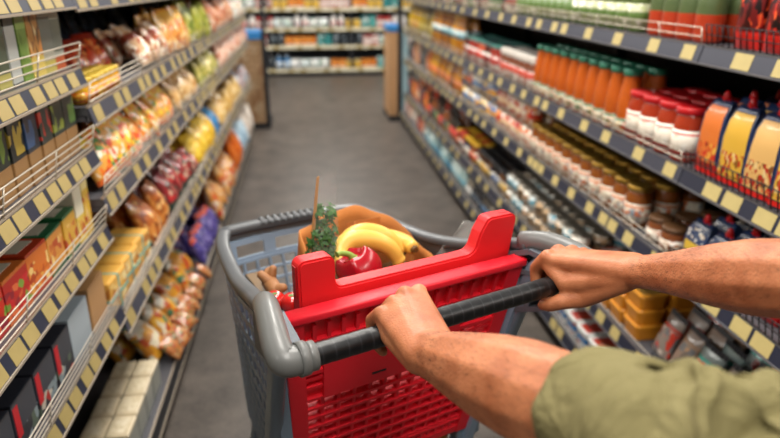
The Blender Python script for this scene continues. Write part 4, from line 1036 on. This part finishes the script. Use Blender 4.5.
# parsley in its sleeve
pr = empty('parsley_bunch', W(-.075, .33, .965), CA); tag(pr, 'parsley bunch in a clear pointed sleeve with brown paper edge', 'herbs')
rl = random.Random(21); lf = MB()
def leaf(c, n, s):
    n = n.normalized(); x = n.orthogonal().normalized(); x = (Matrix.Rotation(rl.uniform(0, 6.28), 3, n) @ x); y = n.cross(x)
    for an, k in ((0, 1), (1.1, .8), (-1.1, .8), (2.3, .45), (-2.3, .45)):
        d = x*math.cos(an)+y*math.sin(an); e = n.cross(d)
        P = [c, c+d*s*.35*k+e*s*.26*k+n*s*.06, c+d*s*.62*k+e*s*.2*k, c+d*s*k-n*s*.08, c+d*s*.62*k-e*s*.2*k, c+d*s*.35*k-e*s*.26*k+n*s*.06]
        lf.bm.faces.new([lf.bm.verts.new(p) for p in P])
for i in range(112):
    low = i < 80; z = rl.uniform(.058, .108) if low else rl.uniform(.112, .152)
    rr = .027 if low else .017
    an = rl.uniform(0, 6.28); r_ = rr*math.sqrt(rl.random())
    leaf(Vector((r_*math.cos(an)+(.0 if low else .007), r_*.7*math.sin(an), z)), Vector((math.cos(an)*.8, math.sin(an)*.8-.5, .3+rl.random())), rl.uniform(.011, .021))
lf.build('leaves', mat('parsley_leaf', '2f5a1c', .5, 0, 0, var=.5, vscale=40), pr)
sm_ = MB()
for i in range(10):
    an = i*.628; sm_.tube([(.006*math.cos(an), .006*math.sin(an), 0), (.013*math.cos(an), .013*math.sin(an), .10)], .0013, 5)
sm_.build('stems', mat('parsley_stem', '7f9a4c', .5), pr)
def film_mat(name, a):
    m = bpy.data.materials.new(name); m.use_nodes = True; nt = m.node_tree; N = nt.nodes.new; L = nt.links.new
    o = nt.nodes['Material Output']; b = nt.nodes['Principled BSDF']; b.inputs['Base Color'].default_value = (.8, .8, .76, 1); b.inputs['Roughness'].default_value = .12
    t_ = N('ShaderNodeBsdfTransparent'); mx = N('ShaderNodeMixShader'); mx.inputs[0].default_value = a
    L(t_.outputs[0], mx.inputs[1]); L(b.outputs[0], mx.inputs[2]); L(mx.outputs[0], o.inputs['Surface']); return m
FILM = film_mat('clear_film', .07)
fl = MB(); n = 28; rows = []
for j in range(13):
    t = j/12; row = []
    for i in range(n):
        an = 2*PI*i/n; rr = (.032-.014*t)*(1+.07*noise.noise(Vector((an*2, t*6, 1))))
        zt = t*(.205+.012*math.sin(an*2+1))
        row.append(fl.bm.verts.new((rr*math.cos(an)+.012*t, rr*.75*math.sin(an), zt+.002)))
    rows.append(row)
for j in range(12):
    for i in range(n):
        f = fl.bm.faces.new((rows[j][i], rows[j][(i+1) % n], rows[j+1][(i+1) % n], rows[j+1][i])); f.smooth = True
fl.build('clear_sleeve', FILM, pr)
kp = MB()
kp.prism([(-.032, .03), (-.024, .03), (-.002, .207), (-.007, .205)], .0, .0015, 'Y'); kp.build('paper_edge', mat('kraft_edge', 'b98a52', .7), pr)
# loose clear bag at the right of the paper bag
fl = MB(); rows = []
for j in range(9):
    row = []
    for i in range(9):
        a = i/8; b = j/8
        x = -.045+.10*a*(1-.55*b)+.075*b; z = .01+.072*b; y = .02*noise.noise(Vector((a*3, b*3, 4)))+.01*math.sin(a*5)
        row.append(fl.bm.verts.new((x, y, z+.008*noise.noise(Vector((a*4, b*4, 9))))))
    rows.append(row)
for j in range(8):
    for i in range(8):
        f = fl.bm.faces.new((rows[j][i], rows[j][i+1], rows[j+1][i+1], rows[j+1][i])); f.smooth = True
o = carto('plastic_bag', fl, film_mat('thin_film', .13), .222, .34, .935); sd = o.modifiers.new('thick', 'SOLIDIFY'); sd.thickness = .0008
tag(o, 'crumpled clear plastic bag between paper bag and right cart rim', 'plastic bag')

# ------------------------------------------------------------------ the person pushing the cart
CR = cam.rotation_euler.to_matrix()
def at(x, y, d): return cam.location+CR @ Vector(((x-390)/F*d, -(y-219)/F*d, -d))
body = MB()
def hand(cu, s, wrist, spread=.034, dz=(0, .002, 0, -.007), zk=1.080):
    """cu: centre along the handle; s=+1 index finger towards +x; wrist: world point"""
    mc = []
    fr = [.0116, .0120, .0114, .0102]
    ln = [(.0, 1.0), (.003, 1.04), (.001, 1.0), (-.004, .86)]
    for i in range(4):
        a = cu+s*(spread-2*spread*i/3)
        r = fr[i]
        M0 = (a, .010-.004*i*(i > 1), zk+dz[i]); k = ln[i][1]
        P1 = (a+s*.001, .0335*k, zk-.030+dz[i]*.5); P2 = (a, .030*k, HZ-.010); P3 = (a-s*.001, .008, HZ-.0285+ .001*i); P4 = (a-s*.001, -.008, HZ-.0275)
        q = [W(*p) for p in (M0, P1, P2, P3, P4)]
        rr = [r*1.16, r, r*.95, r*.86, r*.76]
        for j in range(4): body.hull([(q[j], rr[j]), (q[j+1], rr[j+1])])
        mc.append((W(M0[0], M0[1]-.006, M0[2]-.003), r*.98))
    wl = CM.inverted() @ wrist
    ax = (W(cu, -.01, zk)-wrist).normalized(); sd = (CM.to_3x3() @ Vector((1, 0, 0))); sd = (sd-ax*sd.dot(ax)).normalized(); nm = sd.cross(ax)
    if nm.z < 0: nm = -nm
    # palm and back of the hand
    for i in range(3):
        body.hull([mc[i], mc[i+1], (wrist+sd*s*(.016-.032*i/3)+nm*.004, .021), (wrist+sd*s*(.016-.032*(i+1)/3)+nm*.004, .021)])
    heel = [W(cu+s*.03, -.032, HZ+.012), W(cu-s*.034, -.030, HZ+.010)]
    body.hull([(heel[0], .017), (heel[1], .016), (wrist+sd*s*.014-nm*.006, .021), (wrist-sd*s*.014-nm*.006, .021)])
    body.hull([(heel[0], .016), (heel[1], .015), (mc[0][0]+Vector((0, 0, -.012)), .012), (mc[3][0]+Vector((0, 0, -.012)), .011)])
    return ax, sd, nm
Lw = at(430, 354, .80); Rw = at(630, 271, .955)
axL, sdL, nmL = hand(-.100, 1, Lw, dz=(.002, .004, .0, -.008), zk=1.078)
axR, sdR, nmR = hand(.2125, -1, Rw, spread=.0335, dz=(0, .004, .002, -.004), zk=1.082)
# thumbs
def thumb(pts, rr):
    for j in range(len(pts)-1): body.hull([(pts[j], rr[j]), (pts[j+1], rr[j+1])])
thumb([Lw+sdL*.022-nmL*.006, W(-.066, -.045, 1.028), W(-.056, -.034, 1.012), W(-.050, -.012, 1.008)], [.018, .015, .0115, .0095])
thumb([Rw-sdR*.014-nmR*.010, W(.196, -.058, 1.036), W(.174, -.040, 1.027), W(.161, -.024, 1.016), W(.157, -.012, 1.011)], [.020, .0175, .0140, .0120, .0098])
# forearms, upper arms, trunk, head, legs
Le = at(651, 439, .506); Ls = at(985, 506, .50)
Re = at(838, 281, .655); 
Rs = Vector((.90, .40, 1.27))
def limb(a, b, prof):
    for (t0, r0), (t1, r1) in zip(prof, prof[1:]): body.hull([(a.lerp(b, t0), r0), (a.lerp(b, t1), r1)])
def flat_wrist(a, b, sd, r):
    body.hull([(a+sd*.011, r), (a-sd*.011, r), (b, r*1.1)])
limb(Lw, Le, [(0, .031), (.1, .034), (.25, .042), (.42, .0495), (.57, .053), (.75, .050), (1, .046)])
flat_wrist(Lw, Lw.lerp(Le, .2), sdL, .025)
limb(Rw, Re, [(0, .0255), (.12, .0255), (.28, .031), (.5, .041), (.68, .0465), (.85, .046), (1, .043)])
flat_wrist(Rw, Rw.lerp(Re, .2), sdR, .022)
limb(Le, Ls, [(0, .043), (.4, .048), (.8, .053), (1, .056)]); limb(Re, Rs, [(0, .040), (.4, .048), (.8, .053), (1, .056)])
FW = CM.to_3x3() @ Vector((0, 1, 0)); UX = CM.to_3x3() @ Vector((1, 0, 0))
neck = Ls.lerp(Rs, .5)+Vector((0, 0, .06))-FW*.05
pel = Vector((neck.x, neck.y, .86))-FW*.16
body.hull([(Ls-FW*.02, .06), (Rs-FW*.02, .06), (neck-Vector((0, 0, .2))-FW*.04+UX*.08, .09), (neck-Vector((0, 0, .2))-FW*.04-UX*.08, .09)])
body.hull([(neck-Vector((0, 0, .2))-FW*.04+UX*.08, .09), (neck-Vector((0, 0, .2))-FW*.04-UX*.08, .09), (pel+UX*.07, .1), (pel-UX*.07, .1)])
body.hull([(Ls-FW*.02, .055), (Rs-FW*.02, .055), (neck-Vector((0, 0, .02)), .055)])
hd = neck+Vector((0, 0, .19))+FW*.03
body.hull([(neck-Vector((0, 0, .02)), .055), (neck+Vector((0, 0, .09)), .052)])
body.hull([(hd+Vector((0, 0, .03))-FW*.025, .082), (hd+Vector((0, 0, .02))+FW*.025, .072), (hd+FW*.05-Vector((0, 0, .085)), .03)])
body.hull([(hd+FW*.085, .010), (hd+FW*.112-Vector((0, 0, .03)), .012), (hd+FW*.09-Vector((0, 0, .035)), .014)])       # nose
for s in (-1, 1): body.hull([(hd+UX*s*.083, .013), (hd+UX*s*.086-Vector((0, 0, .03)), .010), (hd+UX*s*.084-FW*.012, .010)])
fz = [pel-UX*.09, pel+UX*.09]
knees = [Vector((fz[0].x, fz[0].y, .46))+FW*.06, Vector((fz[1].x, fz[1].y, .46))-FW*.02]
ank = [Vector((knees[0].x, knees[0].y, .09))-FW*.0, Vector((knees[1].x, knees[1].y, .10))-FW*.14]
for i in range(2):
    limb(fz[i], knees[i], [(0, .085), (.5, .07), (1, .052)]); limb(knees[i], ank[i], [(0, .052), (.3, .056), (1, .036)])
def solidify_body(mb, name, vox, smooth, it, mats):
    me = mb.mesh(name+'_raw', mats); o = bpy.data.objects.new(name+'_raw', me); C.objects.link(o)
    r = o.modifiers.new('r', 'REMESH'); r.mode = 'VOXEL'; r.voxel_size = vox; r.use_smooth_shade = True
    s = o.modifiers.new('s', 'SMOOTH'); s.factor = smooth; s.iterations = it
    dg = bpy.context.evaluated_depsgraph_get(); dg.update()
    nm = bpy.data.meshes.new_from_object(o.evaluated_get(dg)); nm.name = name
    bpy.data.objects.remove(o); bpy.data.meshes.remove(me)
    for p in nm.polygons: p.use_smooth = True
    p = bpy.data.objects.new(name, nm); C.objects.link(p); return p
def skin_mat():
    m = bpy.data.materials.new('skin'); m.use_nodes = True; nt = m.node_tree; N = nt.nodes.new; L = nt.links.new
    b = nt.nodes['Principled BSDF']; tc = N('ShaderNodeTexCoord')
    n1 = N('ShaderNodeTexNoise'); n1.inputs['Scale'].default_value = 28; n1.inputs['Detail'].default_value = 6
    r = N('ShaderNodeValToRGB'); e = r.color_ramp.elements; e[0].position = .3; e[0].color = (*hx('a05c38'), 1); e[1].position = .72; e[1].color = (*hx('c67f56'), 1)
    L(tc.outputs['Object'], n1.inputs['Vector']); L(n1.outputs['Fac'], r.inputs[0]); L(r.outputs[0], b.inputs['Base Color'])
    b.inputs['Roughness'].default_value = .48; b.inputs['Subsurface Weight'].default_value = .12; b.inputs['Subsurface Radius'].default_value = (.01, .004, .002); b.inputs['Subsurface Scale'].default_value = .5
    n2 = N('ShaderNodeTexNoise'); n2.inputs['Scale'].default_value = 420; n2.inputs['Detail'].default_value = 3
    v2 = N('ShaderNodeTexVoronoi'); v2.inputs['Scale'].default_value = 330
    ad = N('ShaderNodeMath'); ad.operation = 'ADD'; L(n2.outputs['Fac'], ad.inputs[0]); L(v2.outputs['Distance'], ad.inputs[1])
    bp = N('ShaderNodeBump'); bp.inputs['Strength'].default_value = .25; bp.inputs['Distance'].default_value = .0012
    L(tc.outputs['Object'], n2.inputs['Vector']); L(tc.outputs['Object'], v2.inputs['Vector']); L(ad.outputs[0], bp.inputs['Height']); L(bp.outputs['Normal'], b.inputs['Normal'])
    return m
person = solidify_body(body, 'person', .0030, .5, 7, skin_mat())
tag(person, 'person in an olive shirt with rolled sleeve, both hands gripping the cart handle', 'person')
# shirt
M_SHIRT = mat('olive_cloth', '776f4a', .85, 0, 0, .2, bump=.35, bscale=260, var=.07, vscale=18)
for n_ in M_SHIRT.node_tree.nodes:
    if n_.type == 'BUMP': n_.inputs['Distance'].default_value = .03; n_.inputs['Strength'].default_value = .55
    if n_.type == 'TEX_NOISE' and n_.inputs['Scale'].default_value > 100: n_.inputs['Scale'].default_value = 15; n_.inputs['Distortion'].default_value = 1.2
sh = MB(); body2 = body; body = sh
ed = (Le-Lw).normalized()
h0 = Lw.lerp(Le, .785)
def wr(p, k): return p+Vector((noise.noise(p*22+Vector((k, 0, 0))), noise.noise(p*22+Vector((0, k, 3))), noise.noise(p*22+Vector((5, 0, k)))))*.004
body.hull([(h0+ed*.09, .0515), (Le, .0605)])
limb(Le, Ls, [(0, .062), (.2, .066), (.5, .067), (1, .074)])
up_ = Vector((0, 0, 1))
# soft folds running round the sleeve
for t_, rr_, tw in ((.06, .0645, -.35), (.11, .0655, -.3), (.17, .066, .4), (.29, .066, .55), (.42, .067, -.4), (.55, .067, .35)):
    c = Le.lerp(Ls, t_); ax_ = (Ls-Le).normalized(); x_ = ax_.cross(up_).normalized(); y_ = x_.cross(ax_)
    for q in range(8):
        a0 = q*.42-1.0; a1 = a0+.42
        pp_ = [c+(x_*math.sin(a)+y_*math.cos(a))*rr_+ax_*(tw*.08*(a)) for a in (a0, a1)]
        body.hull([(pp_[0], .0095), (pp_[1], .0095)], sub=1)
rs0 = Re.lerp(Rs, .18)
limb(rs0, Rs, [(0, .058), (.5, .062), (1, .07)])
body.hull([(Ls-FW*.02, .078), (Rs-FW*.02, .078), (neck-Vector((0, 0, .2))-FW*.04+UX*.08, .11), (neck-Vector((0, 0, .2))-FW*.04-UX*.08, .11)])
body.hull([(neck-Vector((0, 0, .2))-FW*.04+UX*.08, .11), (neck-Vector((0, 0, .2))-FW*.04-UX*.08, .11), (pel+UX*.07-Vector((0, 0, .02)), .118), (pel-UX*.07-Vector((0, 0, .02)), .118)])
body.hull([(Ls-FW*.02, .07), (Rs-FW*.02, .07), (neck-Vector((0, 0, .04)), .066)])
shirt = solidify_body(sh, 'shirt', .0032, .5, 6, M_SHIRT)
snap = [(v.co.copy(), v.normal.copy()) for v in shirt.data.vertices]
for v, (p, n) in zip(shirt.data.vertices, snap):
    f = noise.noise(Vector((p.x*15, p.y*15, p.z*20)))*.007-(max(0, .30-abs(noise.noise(Vector((p.x*17+4-p.z*7, p.y*13, p.z*9))))))*.055+.005+noise.noise(Vector((p.x*42+9, p.y*42, p.z*60)))*.0012
    v.co = p+n*f
shirt.parent = person
# rolled cuff below the elbow: crisp hem, fabric turned back once, diagonal creases
cu = MB(); xa = ed.orthogonal().normalized(); ya = ed.cross(xa); nn = 72
cp = [(.022, .047), (.006, .051), (.0, .0555), (.001, .0590), (.008, .0605), (.022, .0615), (.036, .0622), (.050, .0632), (.060, .0640), (.0645, .0625), (.066, .058)]
rings = []
for a_, r_ in cp:
    rg = []
    for k in range(nn):
        an = 2*PI*k/nn
        ns = noise.noise(Vector((math.cos(an)*1.6, math.sin(an)*1.6, a_*26)))*.0034+noise.noise(Vector((math.cos(an+a_*22)*3.4, math.sin(an+a_*22)*3.4, 5+a_*12)))*.0022
        hem = noise.noise(Vector((math.cos(an)*1.3, math.sin(an)*1.3, 9)))*.004
        rg.append(cu.bm.verts.new(h0+ed*(a_+hem)+(xa*math.cos(an)+ya*math.sin(an))*(r_+ns*(1 if r_ > .057 else .3))))
    rings.append(rg)
for i in range(len(rings)-1):
    for k in range(nn):
        f = cu.bm.faces.new((rings[i][k], rings[i][(k+1) % nn], rings[i+1][(k+1) % nn], rings[i+1][k])); f.smooth = True
cuff = cu.build('rolled_cuff', M_SHIRT, shirt)
tr = MB(); body = tr
for i in range(2):
    limb(fz[i]-Vector((0, 0, .03)), knees[i], [(0, .105), (.5, .085), (1, .068)]); limb(knees[i], ank[i], [(0, .068), (.4, .068), (1, .06)])
body.hull([(fz[0], .1), (fz[1], .1)])
trs = solidify_body(tr, 'trousers', .006, .5, 4, mat('denim_dark', '2b3442', .8, bump=.2, bscale=300)); trs.parent = person
for i in range(2):
    b = MB(); a = Vector((ank[i].x, ank[i].y, 0))
    b.hull([(a+Vector((0, 0, .045)), .045), (a-FW*.05+Vector((0, 0, .035)), .034), (a+FW*.15+Vector((0, 0, .033)), .032), (a+FW*.1+Vector((0, 0, .035)), .034)])
    b.build('shoe', mat('shoe_black', '1c1c1e', .5), person)
b = MB(); b.hull([(hd+Vector((0, 0, .05))-FW*.04, .084), (hd+Vector((0, 0, .058))+FW*.02, .074), (hd-FW*.06-Vector((0, 0, .03)), .055)]); b.build('hair', mat('hair_dark', '2a1d14', .6, bump=.6, bscale=200), person)
for s in (-1, 1): b = MB(); b.hull([(hd+FW*.085+UX*s*.032+Vector((0, 0, .0)), .0125)]); b.build('eye', mat('eye_white', 'e8e4de', .2), person)
# fine dark hairs on the forearms, lying along the arm
hb_ = MB(); rh = random.Random(4)
def arm_hair(a, b, rad, n, t0, t1):
    ax_ = (b-a).normalized()
    x_ = ax_.orthogonal().normalized(); y_ = ax_.cross(x_)
    bvh = person_bvh
    for k in range(n):
        t = rh.uniform(t0, t1); an = rh.uniform(0, 2*PI); d = x_*math.cos(an)+y_*math.sin(an)
        c = a.lerp(b, t); hit = bvh.ray_cast(c+d*.12, -d, .13)
        if hit[0] is None: continue
        p, nr = hit[0], hit[1]
        if nr.dot(cam.location-p) < -.02: continue
        l = rh.uniform(.005, .011); dr = (-ax_*rh.uniform(.6, 1)+x_*rh.uniform(-.5, .5)+y_*rh.uniform(-.5, .5)); dr = (dr-nr*dr.dot(nr)).normalized()
        e = p+dr*l+nr*.0014; w_ = nr.cross(dr)*.00018
        q = [p-w_, p+w_, e]
        hb_.bm.faces.new([hb_.bm.verts.new(v) for v in q]); 
from mathutils.bvhtree import BVHTree
person_bvh = BVHTree.FromPolygons([v.co for v in person.data.vertices], [p.vertices[:] for p in person.data.polygons])
arm_hair(Lw, Le, .05, 1500, .05, .75); arm_hair(Rw, Re, .05, 1500, .1, .95)
ah = hb_.build('arm_hair', mat('arm_hair_brown', '3a2416', .6), person); ah['kind'] = 'stuff'

# ------------------------------------------------------------------ light: overhead row along the aisle, added side rows, daylight-white ambience
def lamp(x, y, z, sx, sy, p, col=(1, .95, .88), rx=0, ry=0):
    d = bpy.data.lights.new('overhead_light', 'AREA'); d.shape = 'RECTANGLE'; d.size = sx; d.size_y = sy; d.energy = p; d.color = col
    o = bpy.data.objects.new('overhead_light', d); C.objects.link(o); o.location = (x, y, z); o.rotation_euler = (rx, ry, 0); return o
for y in (-.4, 1.6, 3.6, 5.6, 7.6, 9.4): lamp(.25, y, 3.0, .6, 1.3, 52)
for y in (-.6, 1.8, 4.2, 6.6, 9.0):
    lamp(-2.3, y, 3.0, .6, 1.6, 50); lamp(2.9, y, 3.0, .6, 1.6, 56)  # unseen side rows, added to brighten the shelf fronts from lower angles
wd = bpy.data.worlds.new('world'); bpy.context.scene.world = wd; wd.use_nodes = True
wd.node_tree.nodes['Background'].inputs[0].default_value = (.95, .96, 1, 1); wd.node_tree.nodes['Background'].inputs[1].default_value = .1
vs = bpy.context.scene.view_settings; vs.view_transform = 'Standard'; vs.look = 'None'; vs.exposure = 0; vs.gamma = 1; vs.use_curve_mapping = False
